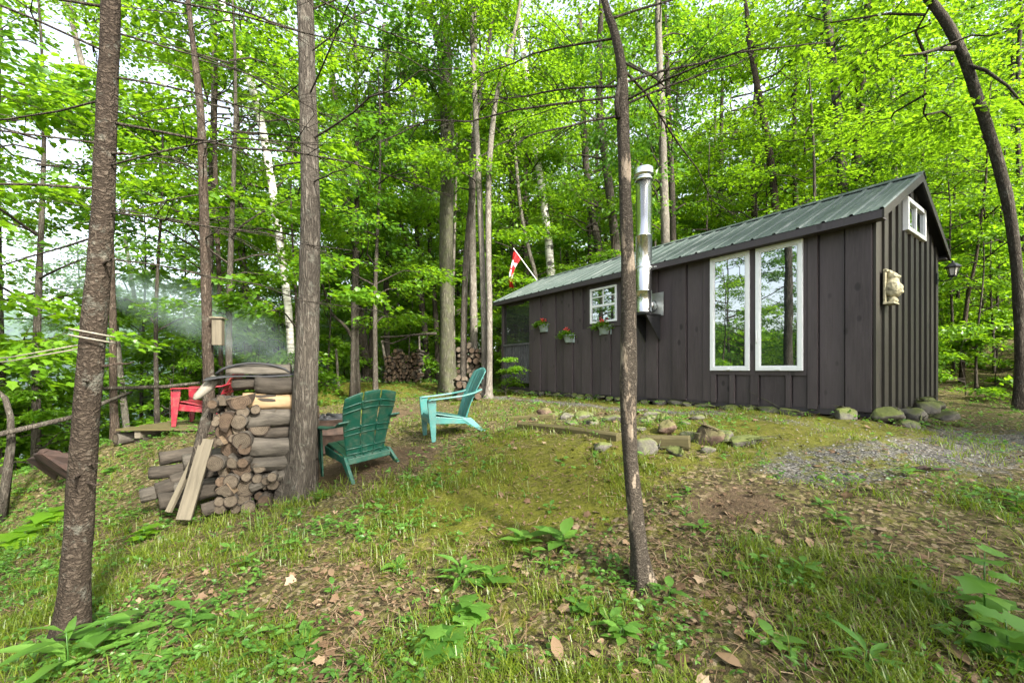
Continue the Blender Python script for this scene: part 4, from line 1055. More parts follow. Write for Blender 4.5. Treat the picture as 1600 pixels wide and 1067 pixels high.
    h = MB(); c = Vector((WP.x, WP.y, zt + .03)) + ey * .04
    h.tube([c + ex * (-.26 + .72 * q / 12) + Vector((0, 0, .115 * math.sin(math.pi * q / 12) ** .6)) for q in range(13)], .014, 7)
    tag(h.build('rubber_hose', M['black_rubber']), 'black hose arched over the slab on the woodpile', 'hose')
wood_mat('tan_bark', (.1440, .0900, .0432), (.3024, .2160, .1224), (.2, 1, 1), 22)
wood_mat('pale_grey_wood', (.1092, .0987, .0756), (.1932, .1764, .1428), (.6, .6, .6), 22)
wood_mat('weathered_plank', (.0578, .0490, .0340), (.1700, .1462, .1020), (1, 1, .07), 34)
woodpile()

# far racks of firewood
def rack(cx, Y, ex, rows, width, rmin, rmax, label, group, split, topw=None):
    c = cx; g0 = gz(c.x, c.y); ey = Vector((-ex.y, ex.x, 0)); z = .10
    while z < rows:
        x = -width / 2; 
        lim = width / 2
        while x < lim:
            r = rnd.uniform(rmin, rmax)
            top = rows * (1 - .22 * abs(math.sin(x * 4.1 + 1)))
            if z < top:
                me = rnd.choice(split if rnd.random() < .6 else LD + LR[:2]); p = Vector((c.x, c.y, g0 + z)) + ex * (x + r) + ey * rnd.uniform(-.1, .1)
                put_log(me, p, ey + Vector((rnd.uniform(-.15, .15), 0, rnd.uniform(-.1, .1))), r / .08, rnd.uniform(.85, 1.2), None, label, group)
            x += 2 * r * .95
        z += (rmin + rmax) * .88
R1 = at(630, 598, 14.6); R1.z = gz(R1.x, R1.y)
rack(R1, 14.6, Vector((1, -.1, 0)).normalized(), 1.15, 1.15, .05, .075, 'dark split log in the far wood rack left of the tall grey trunk', 'split logs in the far left rack', LSD)
R2 = at(738, 604, 13.2); R2.z = gz(R2.x, R2.y)
rack(R2, 13.2, Vector((1, .1, 0)).normalized(), 1.62, .95, .07, .11, 'brown split log in the stack between the slim trunks beside the porch', 'split logs in the stack beside the porch', LS + LSD)
R3 = at(727, 614, 9.9); R3.z = gz(R3.x, R3.y)
rack(R3, 9.9, Vector((1, .2, 0)).normalized(), .62, .5, .06, .09, 'tan split log in the small pile behind the teal chair', 'split logs in the small pile behind the teal chair', LS)
def pole_frame():
    e = empty('pole_frame', (R1.x, R1.y, R1.z), 0, 'rustic frame of grey poles lashed over the far wood rack', 'frame')
    b = Vector((R1.x, R1.y, R1.z)); Y = 14.7
    for pts, rr in [([(608, 604), (603, 570), (597, 532)], .05), ([(657, 600), (656, 560), (655, 525)], .035)]:
        MB().tube([at(px, py, Y) - b for px, py in pts], [rr, rr * .9, rr * .8], 8, wob=.15).build('post', M['bark_pale'], e)
    MB().tube([at(595, 527, Y) - b, at(620, 526, Y) - b, at(660, 522, Y) - b, at(682, 521, Y) - b], [.04, .03, .045, .05], 8, wob=.2).build('crossbeam', M['bark_grey'], e)
    MB().tube([at(598, 533, Y - .1) - b, at(612, 537, Y - .1) - b, at(628, 531, Y - .1) - b, at(640, 525, Y - .1) - b], [.03, .03, .028, .025], 7, wob=.2).build('brace', M['bark_dark'], e)
pole_frame()

# ================================================================== TIMBERS AND STONES AT THE YARD EDGE
def timber(a, b, w, h, label, mat='mossy_wood', name='landscape_timber'):
    a, b = Vector(a), Vector(b); ax = b - a; L = ax.length; q = ax.normalized().to_track_quat('X', 'Z')
    m = MB(); n = 10
    for i in range(n):
        pass
    prof = [Vector((0, -w / 2, -h * .4)), Vector((0, -w * .4, -h / 2)), Vector((0, w * .4, -h / 2)), Vector((0, w / 2, -h * .35)), Vector((0, w / 2, h * .3)), Vector((0, w * .35, h / 2)), Vector((0, -w * .3, h / 2)), Vector((0, -w / 2, h * .32))]
    vs = []
    for i in range(n + 1):
        x = L * i / n
        for k, p in enumerate(prof):
            j = .018 * noise.noise(Vector((x * 3, k * 2.3, L))) ; vs.append((x, p.y * (1 + j * 5), p.z * (1 + j * 5) + .012 * math.sin(x * 2.2)))
    K = len(prof); fs = [(i * K + k, i * K + (k + 1) % K, (i + 1) * K + (k + 1) % K, (i + 1) * K + k) for i in range(n) for k in range(K)] + [tuple(reversed(range(K))), tuple(n * K + k for k in range(K))]
    m.add(vs, fs); o = bevel(m.build(name, M[mat], None, loc=a, rot=q.to_euler()), .006); return tag(o, label, 'timber')
def on(px, py, dz=0): p = gp(px, py); p.z += dz; return p
timber(on(812, 670, .03), on(968, 690, .03), .11, .11, 'long mossy timber edging the yard left of the slim foreground trunk')
timber(on(1002, 699, .05), on(1078, 702, .05), .12, .13, 'short moss topped timber right of the slim foreground trunk')
timber(on(795, 656, .01), on(866, 653, .01), .08, .08, 'thin half buried timber near the front of the porch')
for (px, py, a, b, c, l, mt) in [(1010, 708, .14, .10, .13, 'square brown stone just right of the slim foreground trunk', None), (1055, 712, .11, .08, .07, 'smooth grey stone lying below the short timber', None),
        (1105, 692, .22, .16, .15, 'large rusty red stone at the right end of the timbers', 'rusty_stone'), (1148, 690, .16, .07, .05, 'long pale stone pointing right past the rusty one', None), (1042, 676, .17, .12, .12, 'brown stone behind the short timber beside the leafy clump', 'rusty_stone'),
        (1040, 658, .12, .09, .08, 'dark pointed stone behind the brown stone', None), (885, 655, .14, .10, .09, 'rounded stone in the middle of the low yard bank', None), (912, 652, .20, .12, .08, 'mossy flat stone left of the slim foreground trunk', None),
        (852, 648, .15, .11, .12, 'brown stone at the left of the low yard bank', 'rusty_stone'), (1010, 660, .18, .10, .07, 'flat grey stone right behind the slim trunk', None), (940, 702, .16, .10, .08, 'moss covered stone below the long timber', None), (1105, 706, .10, .07, .06, 'small green mossy stone under the rusty one', None)]:
    p = gp(px, py); rock(p.x, p.y, p.z + c * .35, a, b, c, l, None, None, M[mt] if mt else None)
for k, (px, py) in enumerate([(835, 656), (868, 650), (925, 662), (960, 658), (1000, 672), (1028, 690), (1078, 684), (1125, 684), (1070, 662), (895, 664), (1020, 650), (1160, 694), (845, 664), (1090, 655)]):
    p = gp(px, py); q = .07 + .03 * (k % 4); rock(p.x, p.y, p.z + q * .12, q * 1.3, q, q * .6, 'small dark mossy stone half buried in the low yard bank', 'small mossy stones in the low yard bank')
sl = at(86, 716, 5.6); 
o = log_mesh(905, 'half', r=.19, L=.5, dark=True)
for v in o.vertices: v.co += v.co.normalized() * .09 * noise.noise(v.co * 7)
o.materials[0] = M['rust_brown']; o.materials[1] = M['rust_brown']; o.materials[2] = M['rust_brown']
put_log(o, (sl.x, sl.y, sl.z - .04), (.85, -.45, .25), 1, 1, -.9, 'dark rotten reddish stump on the slope left of the nearest trunk', None, 'tree_stump', 'stump')
o = log_mesh(901, 'round', r=.10, L=.42); p = at(206, 684, 7.0); put_log(o, (p.x, p.y, max(p.z, gz(p.x, p.y) + .09)), (.45, .9, 0), 1, 1, None, 'short sawn log lying at the left edge of the platform')
p = gp(1450, 738); o = MB().tube([p + Vector((-.14, 0, .02)), p + Vector((0, .02, .03)), p + Vector((.16, -.01, .02))], [.012, .02, .01], 6, wob=.3).build('bark_strip', M['rust_brown']); tag(o, 'reddish strip of bark lying on the gravel at the right', 'bark')
# rails, dead stem, rope on the left
def stick(pts, rad, name, mat, label, cat):
    o = MB().tube(pts, rad, 9, wob=.18).build(name, M[mat]); return tag(o, label, cat)
stick([at(-40, 687, 5.0), at(40, 669, 5.4), at(120, 650, 5.9), at(165, 628, 6.6), at(205, 613, 7.3)], [.032, .035, .032, .03, .024], 'fence_rail', 'bark_grey', 'long crooked rail running low behind the nearest trunk on the left', 'rail')
stick([at(140, 607, 7.3), at(200, 606, 7.3), at(260, 604, 7.3), at(312, 598, 7.3)], [.03, .034, .03, .022], 'fence_rail', 'bark_grey', 'straight upper rail between the thin trunk and the red chair', 'rail')
g_ = gz(*at(2, 765, 5.4).xy); b_ = at(2, 765, 5.4)
stick([(b_.x, b_.y, g_ - .05), at(12, 735, 5.4), at(18, 690, 5.4), at(16, 650, 5.4), at(8, 622, 5.4), at(-2, 612, 5.4)], [.05, .045, .038, .033, .028, .02], 'dead_sapling', 'bark_grey', 'bent bare grey stem at the left edge of the slope', 'dead tree')
# box hung on the thin trunk
bx = at(341, 519, 6.45); e = empty('birdhouse', bx, .3, 'weathered wooden box nailed to the thin trunk above the red chair', 'birdhouse')
m = MB().box(-.065, .065, -.07, .07, -.20, .20); bevel(m.build('box', M['weathered_plank'], e), .004)
MB().box(-.085, .085, -.10, .085, .202, .225).build('lid', M['weathered_plank'], e)
# ================================================================== TREES
CAN = [crown_mesh('crown', 100 + i, 4.6, 13.5, 3.2, 125, 46, .155, shape='dome', L=1.35) for i in range(3)]      # tall canopy trees
MID = [crown_mesh('crown', 200 + i, 2.2, 10.0, 2.3, 120, 44, (.125, .105, .14, .115)[i], shape='mid', L=1.05) for i in range(4)]     # understory maples
SAP = [crown_mesh('crown', 300 + i, .35, 4.2, 1.45, 62, 40, .115, shape='cone', L=.8) for i in range(3)]       # saplings
SHR = [crown_mesh('crown', 400 + i, .15, 1.7, 1.0, 46, 40, .095, shape='mid', L=.55) for i in range(3)]        # bushes
NEARM = [crown_mesh('crown', 500 + i, 2.0, 6.5, 1.9, 60, 34, .12, T_MAPLE, 'mid', L=.95) for i in range(2)]    # near maples, real leaf outline
for L_, mt in ((CAN, 'maple_leaf'), (MID, 'maple_leaf'), (SAP, 'maple_leaf'), (SHR, 'bright_leaf'), (NEARM, 'maple_leaf')):
    for q_, me in enumerate(L_): me.materials.append(M['bright_leaf' if (L_ is MID and q_ in (1, 3)) or L_ is SAP or (L_ is CAN and q_ == 2) else 'dark_leaf' if (L_ is CAN and q_ == 0) else mt]); me.materials.append(M['bark_dark'])

def trunk_pts(H, r, seed, lean=(0, 0), wig=.12):
    g = random.Random(seed); n = 12; pts = []; rad = []
    a, b = g.uniform(0, 6), g.uniform(0, 6)
    for i in range(n + 1):
        f = i / n; z = -.25 + (H + .25) * f
        pts.append(Vector((lean[0] * f * H + wig * math.sin(f * 5 + a) * f, lean[1] * f * H + wig * math.sin(f * 4.3 + b) * f, z)))
        rad.append(r * (1.0 - .78 * f) * (1 + .45 * math.exp(-max(0, z + .1) * 3.5)))
    return pts, rad
def tube_trunk(pts, rad, seg, seed, wob):
    mb = MB(); mb.tube(pts, rad, seg, 0, True, True, wob, seed); return mb
TRUNK_PROTO = {}
def proto_trunk(kind, H, r, seed):
    key = (kind, H, r, seed)
    if key not in TRUNK_PROTO:
        pts, rad = trunk_pts(H, r, seed); TRUNK_PROTO[key] = tube_trunk(pts, rad, 9, seed, .12).mesh('trunk'); TRUNK_PROTO[key].materials.append(M[kind])
    return TRUNK_PROTO[key]

def limb(parent, a, az, L, rise, r, mat, seed, twigs=5, droop=.0, name='branch', sub=True):
    """a bare branch with side twigs, in the parent's frame"""
    g = random.Random(seed); mb = MB(); d = Vector((math.cos(az), math.sin(az), 0)); n = 7; pts = []; rad = []
    w1 = g.uniform(0, 6)
    for i in range(n):
        f = i / (n - 1); pts.append(a + d * L * f + Vector((0, 0, rise * L * f - droop * L * f * f)) + Vector((g.uniform(-1, 1), g.uniform(-1, 1), g.uniform(-1, 1))) * .03 * L * f + Vector((-d.y, d.x, 0)) * .05 * L * math.sin(f * 4 + w1) * f)
        rad.append(r * (1 - .85 * f) + .0015)
    mb.tube(pts, rad, 6, 0, False, True, .15, seed)
    for k in range(twigs):
        f = g.uniform(.2, .95) * (n - 1); i = min(n - 2, int(f)); c = pts[i].lerp(pts[i + 1], f - i); q = g.choice((-1, 1)) * g.uniform(.5, 1.1)
        dd = Vector((math.cos(az + q), math.sin(az + q), rise - droop * f / n * 1.5 + g.uniform(-.3, .3))).normalized(); l = L * g.uniform(.15, .42) * (1.2 - f / n)
        mid = c + dd * l * .5 + Vector((0, 0, g.uniform(-.06, .06) * l)); mb.tube([c, mid, c + dd * l + Vector((0, 0, -.08 * l))], [r * .3 + .001, r * .2 + .001, .0012], 4, 0, False)
    return mb.build(name, mat, parent)

def tree(px, Y, bark, label, H=14, crown=None, cs=1.0, cz=0, limbs=(), group=None, seg=14, wob=.14, name='maple_tree', cat='tree', rot=None):
    """px: list of (px, py, width) measured up the trunk, all at depth Y (or 4-tuples with their own depth)"""
    P = []; Rr = []
    for q in px:
        yy = q[3] if len(q) > 3 else Y; P.append(at(q[0], q[1], yy)); Rr.append(q[2] / 2 / F * yy / math.sqrt(1 + ((q[0] - 800) / F) ** 2))
    g0 = gz(P[0].x, P[0].y)
    base = Vector((P[0].x, P[0].y, g0))
    if P[0].z > g0 + .02:                                             # foot hidden in the photo: run on down to the soil
        d = (P[1] - P[0]); sl = Vector((d.x, d.y, 0)) / max(.3, d.z); ft = P[0] - sl * .6 * (P[0].z - g0); base = Vector((ft.x, ft.y, gz(ft.x, ft.y))); P.insert(0, base.copy()); Rr.insert(0, Rr[0] * 1.1)
    P.insert(0, P[0] - (P[1] - P[0]).normalized() * .3 if abs(P[1].z - P[0].z) > .1 else P[0] - Vector((0, 0, .3))); Rr.insert(0, Rr[0] * 1.35)
    # go on above the frame to the real height
    d = (P[-1] - P[-2]); d = d / max(d.length, .01); d = Vector((d.x * .6, d.y * .6, max(.5, d.z))).normalized(); top = P[-1]; rem = base.z + H - top.z
    if rem > .5:
        for f in (.33, .66, 1): P.append(top + d * rem * f + Vector((.05 * math.sin(f * 9), .05 * math.cos(f * 7), 0))); Rr.append(Rr[-1] if f < 0 else max(.012, Rr[-1] * (.72 if f < .9 else .3)))
    # subdivide smoothly (Catmull-Rom)
    pts = []; rad = []
    for i in range(len(P) - 1):
        p0, p1, p2, p3 = P[max(i - 1, 0)], P[i], P[i + 1], P[min(i + 2, len(P) - 1)]; L = (p2 - p1).length; n = max(2, min(14, int(L / (.10 if Y < 5.5 else .3))))
        for k in range(n):
            t = k / n; t2, t3 = t * t, t * t * t
            pts.append(.5 * ((2 * p1) + (p2 - p0) * t + (2 * p0 - 5 * p1 + 4 * p2 - p3) * t2 + (3 * p1 - p0 - 3 * p2 + p3) * t3)); rad.append(Rr[i] * (1 - t) + Rr[i + 1] * t)
    pts.append(P[-1]); rad.append(Rr[-1])
    rad = [r * (1 + .24 * math.exp(-max(0, p.z - base.z) / (3.0 * r + .04))) for p, r in zip(pts, rad)]
    e = empty(name, base, 0, label, cat, group)
    loc = [p - base for p in pts]
    mbt = MB(); mbt.tube(loc, rad, seg, 0, True, True, wob, base.x * 3.1, [.38 * math.exp(-max(0, p.z) / (2.2 * r + .03)) for p, r in zip(loc, rad)]); mbt.build('trunk', M[bark], e)
    if crown is not None:
        # crown prototype sits on the trunk's own axis at height
        hz = min(range(len(loc)), key=lambda i: abs(loc[i].z - H * .72)); ax = loc[hz]
        link('crown', crown, None, e, (ax.x * .9, ax.y * .9, cz), (0, 0, rot if rot is not None else rnd.uniform(0, 6.28)), (cs, cs, (H * 1.03 - cz) / (13.5 if crown in CAN else 10.0 if crown in MID else 4.2)))
    e['_pts'] = 0; del e['_pts']
    return e, loc, rad
def along(loc, z):
    for i in range(len(loc) - 1):
        if loc[i].z <= z <= loc[i + 1].z: return loc[i].lerp(loc[i + 1], (z - loc[i].z) / max(1e-6, loc[i + 1].z - loc[i].z))
    return loc[-1]

# ---- near trunks
e1, l1, r1 = tree([(111, 1005, 52), (121, 850, 49), (131, 700, 47), (147, 500, 43), (158, 380, 40), (164, 260, 37), (168, 130, 35), (173, 0, 32)], 2.24, 'bark_scaly', 'nearest trunk on the left, scaly brown bark with rope round it', 9, seg=28, wob=.10, name='pine_tree')
for k in range(15):
    z = 2.05 + k * .12; p = along(l1, z); az = (math.pi if k % 2 else 0) + rnd.uniform(-.9, .9) + (.35 if k % 2 else .5); limb(e1, p, az, rnd.uniform(1.0, 2.2), rnd.uniform(-.18, .12), rnd.uniform(.0035, .0065), M['bark_dark'], 1000 + k, 13, .08)
for k in range(7): p = along(l1, rnd.uniform(.7, 2.6)); limb(e1, p, rnd.choice((math.pi, 0, -1.2)) + rnd.uniform(-.5, .5), rnd.uniform(.10, .2), rnd.uniform(-.1, .2), .010, M['bark_brown'], 1100 + k, 0, 0, 'branch_stub')
e2, l2, r2 = tree([(468, 775, 44), (473, 690, 41), (478, 600, 38), (483, 450, 34), (485, 300, 30), (481, 150, 28), (477, 0, 27)], 4.72, 'bark_grey', 'straight dark trunk standing at the right end of the near woodpile', 12, seg=26, wob=.12, name='pine_tree')
for k in range(9):
    z = 3.5 + k * .24; p = along(l2, z); az = (math.pi if k % 2 else 0) + rnd.uniform(-.8, .8); limb(e2, p, az, rnd.uniform(.8, 2.3), rnd.uniform(-.1, .4), rnd.uniform(.006, .013), M['bark_dark'], 1200 + k, 12, .12)
e7, l7, r7 = tree([(1007, 918, 28), (999, 860, 25), (989, 760, 24), (983, 680, 25), (982, 590, 27), (983, 500, 25), (981, 400, 20), (977, 300, 19), (974, 200, 19), (973, 130, 17), (968, 85, 14), (957, 40, 12), (944, 0, 11)], 2.33, 'peeling_bark', 'slim foreground trunk with peeling bark standing in front of the cabin', 5, seg=24, wob=.22, name='young_tree')
for k, (pz, az, L, rs) in enumerate([(130, .25, 1.7, .45), (150, 3.4, 1.5, -.25), (105, .5, 1.2, -.55), (165, .1, .9, .5), (135, 2.9, 1.0, .15), (60, 2.8, 1.1, .1), (30, .3, 1.3, .55), (180, 3.6, .8, -.35), (95, .9, 1.6, .35), (160, 5.6, .8, .1)]):
    z = CZ - (pz - Y0) / F * 2.33 - e7.location.z; limb(e7, along(l7, z), az, L * .85, rs, .0055, M['bark_dark'], 1300 + k, 12, .1)
MB().tube([at(966, 185, 2.31) - e7.location, at(963, 160, 2.30) - e7.location, at(968, 125, 2.32) - e7.location], [.017, .014, .012], 8, wob=.3).build('branch', M['bark_dark'], e7)
# rope round the nearest trunk
rp_ = MB(); 
for (pa, pb, dz) in [((0, 557), (128, 538), 0), ((0, 563), (128, 544), 0)]:
    a, b = at(-60, pa[1] + 7, 3.3), at(pb[0], pb[1], 2.22); rp_.tube([a, a.lerp(b, .5) + Vector((0, 0, -.02)), b], .004, 6)
zc = at(140, 530, 2.24)
for dz in (0, .032):
    ring = []
    for k in range(25):
        a = 2 * math.pi * k / 24; c = along(l1, zc.z - e1.location.z) + e1.location; rr = 42 / 2 / F * 2.24 * 1.20; ring.append(Vector((c.x + rr * math.cos(a), c.y + rr * math.sin(a), zc.z + dz + .018 * math.cos(a + 2.6))))
    rp_.tube(ring, .0045, 6, cap=False)
tag(rp_.build('rope', M['rope']), 'pale rope looped round the nearest trunk and pulled off to the left', 'rope')

# ---- middle distance
e3, l3, r3 = tree([(327, 640, 19), (326, 590, 18), (322, 450, 17), (318, 300, 16), (313, 170, 13), (303, 80, 10), (294, 0, 8)], 6.5, 'bark_brown', 'thin reddish trunk carrying the wooden box', 9, seg=16, name='pine_tree')
for k in range(17):
    z = 3.0 + k * .23; p = along(l3, z); az = (math.pi if k % 2 else 0) + rnd.uniform(-1., 1.); limb(e3, p, az, rnd.uniform(.9, 2.4), rnd.uniform(-.25, .15), rnd.uniform(.005, .010), M['bark_dark'], 1400 + k, 14, .06)
HT = [
 ([(180, 692, 14), (177, 600, 13), (176, 480, 12), (172, 350, 11), (168, 200, 9), (165, 60, 8)], 7.6, 'bark_brown', 'thin dark trunk close behind the nearest trunk on the left', 9, None, 1, 0),
 ([(456, 585, 12), (450, 480, 12), (436, 370, 13), (420, 260, 13), (402, 165, 13), (378, 90, 12), (352, 20, 11), (342, -20, 10)], 11.0, 'birch_bark', 'leaning white birch behind the near woodpile', 13, 'CAN', .75, 0),
 ([(388, 575, 13), (385, 480, 12), (377, 370, 11), (372, 250, 10), (368, 120, 9)], 13.0, 'bark_grey', 'slim grey trunk between birch and thin reddish trunk', 12, 'MID', 1.2, 2),
 ([(700, 613, 24), (699, 560, 22), (698, 480, 21), (697, 380, 21), (699, 260, 22), (698, 150, 21), (694, 60, 21), (697, 20, 14), (700, -20, 13)], 12.6, 'bark_green', 'tall thick grey trunk rising behind the teal chair', 17, 'CAN', .8, 3),
 ([(724, 606, 10), (725, 500, 10), (729, 400, 10), (738, 300, 10), (741, 220, 9), (750, 140, 7), (765, 60, 6)], 11.2, 'bark_grey', 'slim smooth trunk just right of the tall thick one', 12, 'MID', .8, 3.5),
 ([(740, 600, 13), (740, 500, 12), (738, 380, 11), (738, 250, 10), (741, 100, 9), (744, -20, 8)], 13.6, 'bark_pale', 'pale trunk standing behind the stack beside the porch', 15, 'CAN', .85, 1),
 ([(757, 612, 9), (756, 500, 9), (753, 400, 9), (748, 280, 9), (742, 150, 8), (736, 20, 7)], 10.6, 'bark_pale', 'left stem of the twin grey trunks beside the porch', 13, 'MID', .75, 4.5),
 ([(764, 614, 10), (765, 500, 9), (763, 380, 9), (765, 250, 9), (778, 140, 7), (802, 60, 6)], 10.4, 'bark_pale', 'right stem of the twin grey trunks beside the porch', 12, 'MID', .7, 4.5),
 ([(573, 583, 15), (565, 510, 14), (555, 430, 14), (549, 370, 15), (541, 310, 14), (530, 230, 11), (520, 120, 9)], 17, 'bark_dark', 'dark leaning trunk left of the far wood rack', 14, 'CAN', .9, 0),
 ([(578, 582, 9), (583, 480, 8), (589, 400, 8), (598, 320, 8), (604, 200, 7), (607, 60, 6)], 17.2, 'bark_dark', 'thin dark trunk forking up from the foot of the leaning one', 14, 'CAN', .85, .5),
 ([(606, 590, 9), (604, 500, 9), (603, 400, 9), (600, 300, 9), (602, 180, 8), (600, 40, 7)], 18, 'bark_grey', 'straight slim trunk directly behind the left post of the pole frame', 15, 'CAN', .85, .5),
 ([(668, 578, 9), (662, 500, 9), (651, 440, 8), (640, 400, 7), (626, 350, 6), (612, 290, 5)], 18, 'bark_dark', 'left leaning trunk behind the right post of the pole frame', 13, 'CAN', .8, 0),
 ([(669, 577, 8), (662, 500, 8), (657, 430, 8), (651, 360, 7), (648, 250, 6), (645, 100, 5)], 18.4, 'bark_dark', 'upright slim trunk behind the right post of the pole frame', 14, 'CAN', .8, .5),
 ([(684, 574, 8), (681, 500, 8), (675, 420, 8), (671, 360, 7), (668, 250, 6), (664, 100, 5)], 18, 'bark_dark', 'dark slim trunk just left of the tall thick one', 14, 'CAN', .8, .5),
 ([(862, 450, 14), (857, 380, 12), (851, 330, 12), (843, 270, 11), (834, 220, 10), (826, 150, 10), (815, 60, 9)], 17, 'birch_bark', 'pale mottled trunk leaning left above the middle of the roof', 15, 'CAN', .85, .5),
 ([(838, 440, 7), (826, 390, 6), (814, 330, 6), (806, 250, 5)], 16, 'bark_pale', 'thin pale stem leaning left just above the flagpole', 11, 'MID', 1.0, 1),
 ([(938, 410, 13), (930, 360, 12), (922, 310, 11), (914, 240, 10), (910, 150, 9), (906, 40, 8)], 19, 'bark_grey', 'grey trunk leaning left above the small window', 16, 'CAN', .9, .5),
 ([(963, 400, 15), (957, 340, 14), (950, 280, 13), (940, 200, 12), (936, 130, 11), (938, 40, 9)], 16.5, 'bark_grey', 'stout grey trunk behind the roof left of the slim foreground trunk', 16, 'CAN', .9, .5),
 ([(1040, 380, 15), (1038, 320, 14), (1036, 250, 13), (1034, 180, 12), (1030, 80, 11), (1028, -20, 10)], 14.5, 'bark_pale', 'straight pale trunk behind the roof right of the stove pipe', 17, 'CAN', .9, .5),
 ([(1052, 380, 10), (1050, 300, 10), (1046, 200, 9), (1042, 100, 8)], 16.5, 'bark_dark', 'dark trunk half hidden by the straight pale one', 15, 'CAN', .85, .5),
 ([(1318, 300, 17), (1313, 240, 16), (1308, 170, 15), (1300, 90, 14), (1290, 0, 12)], 15.5, 'bark_grey', 'left one of the two broad trunks above the right half of the roof', 17, 'CAN', .95, 1.0),
 ([(1336, 300, 17), (1340, 230, 17), (1345, 160, 15), (1350, 90, 13), (1356, 0, 11)], 16.5, 'bark_brown', 'right one of the two broad trunks above the right half of the roof', 17, 'CAN', .95, 1.0),
 ([(1212, 330, 12), (1205, 260, 12), (1196, 200, 11), (1186, 150, 10), (1170, 60, 9)], 17.5, 'bark_brown', 'dark trunk leaning left between pipe and the two broad trunks', 16, 'CAN', .9, 1.0),
 ([(1592, 655, 21), (1594, 560, 20), (1591, 450, 20), (1582, 360, 21), (1566, 280, 21), (1546, 210, 21), (1528, 155, 20), (1508, 95, 19), (1484, 45, 19), (1462, 12, 17), (1440, -20, 16)], 8.4, 'bark_dark', 'big dark trunk arching left at the right edge', 12, 'MID', 1.2, 4.0),
 ([(1504, 648, 10), (1503, 590, 9), (1506, 520, 9), (1513, 460, 7), (1524, 410, 6), (1532, 350, 5)], 11, 'bark_brown', 'thin forked trunk just right of the cabin beyond the stone heap', 8, 'MID', .8, .8),
 ([(1491, 645, 5), (1490, 560, 5), (1487, 480, 5), (1484, 400, 4)], 11.8, 'bark_dark', 'very thin stem beside the thin forked trunk right of the cabin', 7, 'MID', .7, .6),
 ([(1556, 640, 5), (1557, 540, 5), (1560, 430, 5), (1566, 300, 4)], 12.5, 'bark_dark', 'very thin stem left of the arching trunk', 8, 'MID', .75, .8),
 ([(1604, 560, 10), (1600, 430, 10), (1596, 330, 10), (1590, 210, 9), (1592, 90, 9)], 12.5, 'bark_dark', 'dark trunk at the right edge behind the arching one', 14, 'MID', 1.2, 2.5),
 ([(528, 592, 4), (526, 560, 4), (525, 545, 3)], 14.0, 'bark_pale', 'short pale bare stem beyond the smoke', 1.1, None, 1, 0),
 ([(560, 585, 6), (551, 530, 6), (535, 505, 5), (518, 490, 5), (506, 450, 4), (497, 430, 4)], 15.0, 'bark_dark', 'bent thin tree curving left of the dark leaning trunk', 7, 'SAP', 1.1, 1.6),
 ([(345, 560, 8), (343, 450, 8), (338, 330, 8), (336, 220, 7), (338, 100, 6)], 10, 'bark_brown', 'slim dark trunk standing behind the wooden box', 10, 'MID', .9, 1.5),
 ([(230, 590, 7), (215, 500, 7), (205, 430, 7), (196, 370, 6), (190, 260, 6)], 16, 'bark_pale', 'pale leaning stem far off in the smoke', 12, 'MID', 1.0, 1.5),
 ([(430, 545, 6), (424, 500, 7), (412, 490, 7), (404, 470, 6), (402, 440, 6)], 16, 'bark_dark', 'crooked dark trunk behind the foot of the birch', 9, 'MID', .9, 1.0),
 ([(140, 165, 11), (128, 100, 11), (115, 45, 10), (104, -10, 10)], 9.5, 'bark_pale', 'pale bare leaning trunk behind the nearest trunk', 11, 'MID', .8, 4.5),
]
KIND = {'CAN': CAN, 'MID': MID, 'SAP': SAP, 'NEARM': NEARM}
HANDPOS = []
for i, (px, Y, bark, label, H, ck, cs, cz) in enumerate(HT):
    cr = KIND[ck][i % len(KIND[ck])] if ck else None
    e, l, r = tree(px, Y, bark, label, H, cr, cs, cz, name='birch_tree' if 'birch' in label else ('maple_tree' if ck else 'bare_stem'), seg=14 if Y < 14 else 10)
    HANDPOS.append((e.location.x, e.location.y))
    if 'tall thick' in label and 'rising' in label:
        b = e.location; MB().tube([at(694, 70, 12.6) - b, at(683, 48, 12.6) - b, at(668, 22, 12.6) - b, at(655, -10, 12.6) - b], [.17, .14, .12, .10], 10, wob=.1).build('limb', M['bark_green'], e)
        MB().tube([at(697, 100, 12.5) - b, at(680, 60, 12.2) - b, at(672, 10, 12) - b], [.07, .06, .05], 8, wob=.1).build('limb', M['bark_dark'], e)
    if 'arching' in label and 'big' in label:
        b = e.location
        for pts in [[(1548, 215), (1500, 78), (1455, 80), (1410, 85), (1380, 92)][0:1] + [(1500, 76), (1455, 80), (1410, 86)]]: pass
        MB().tube([at(1490, 76, 8.4) - b, at(1465, 77, 8.3) - b, at(1440, 84, 8.2) - b, at(1405, 88, 8.1) - b], [.05, .035, .025, .012], 7, wob=.15).build('limb', M['bark_dark'], e)
        MB().tube([at(1505, 100, 8.4) - b, at(1540, 110, 8.2) - b, at(1575, 135, 8.0) - b, at(1600, 165, 7.9) - b], [.035, .03, .022, .014], 7, wob=.15).build('limb', M['bark_dark'], e)

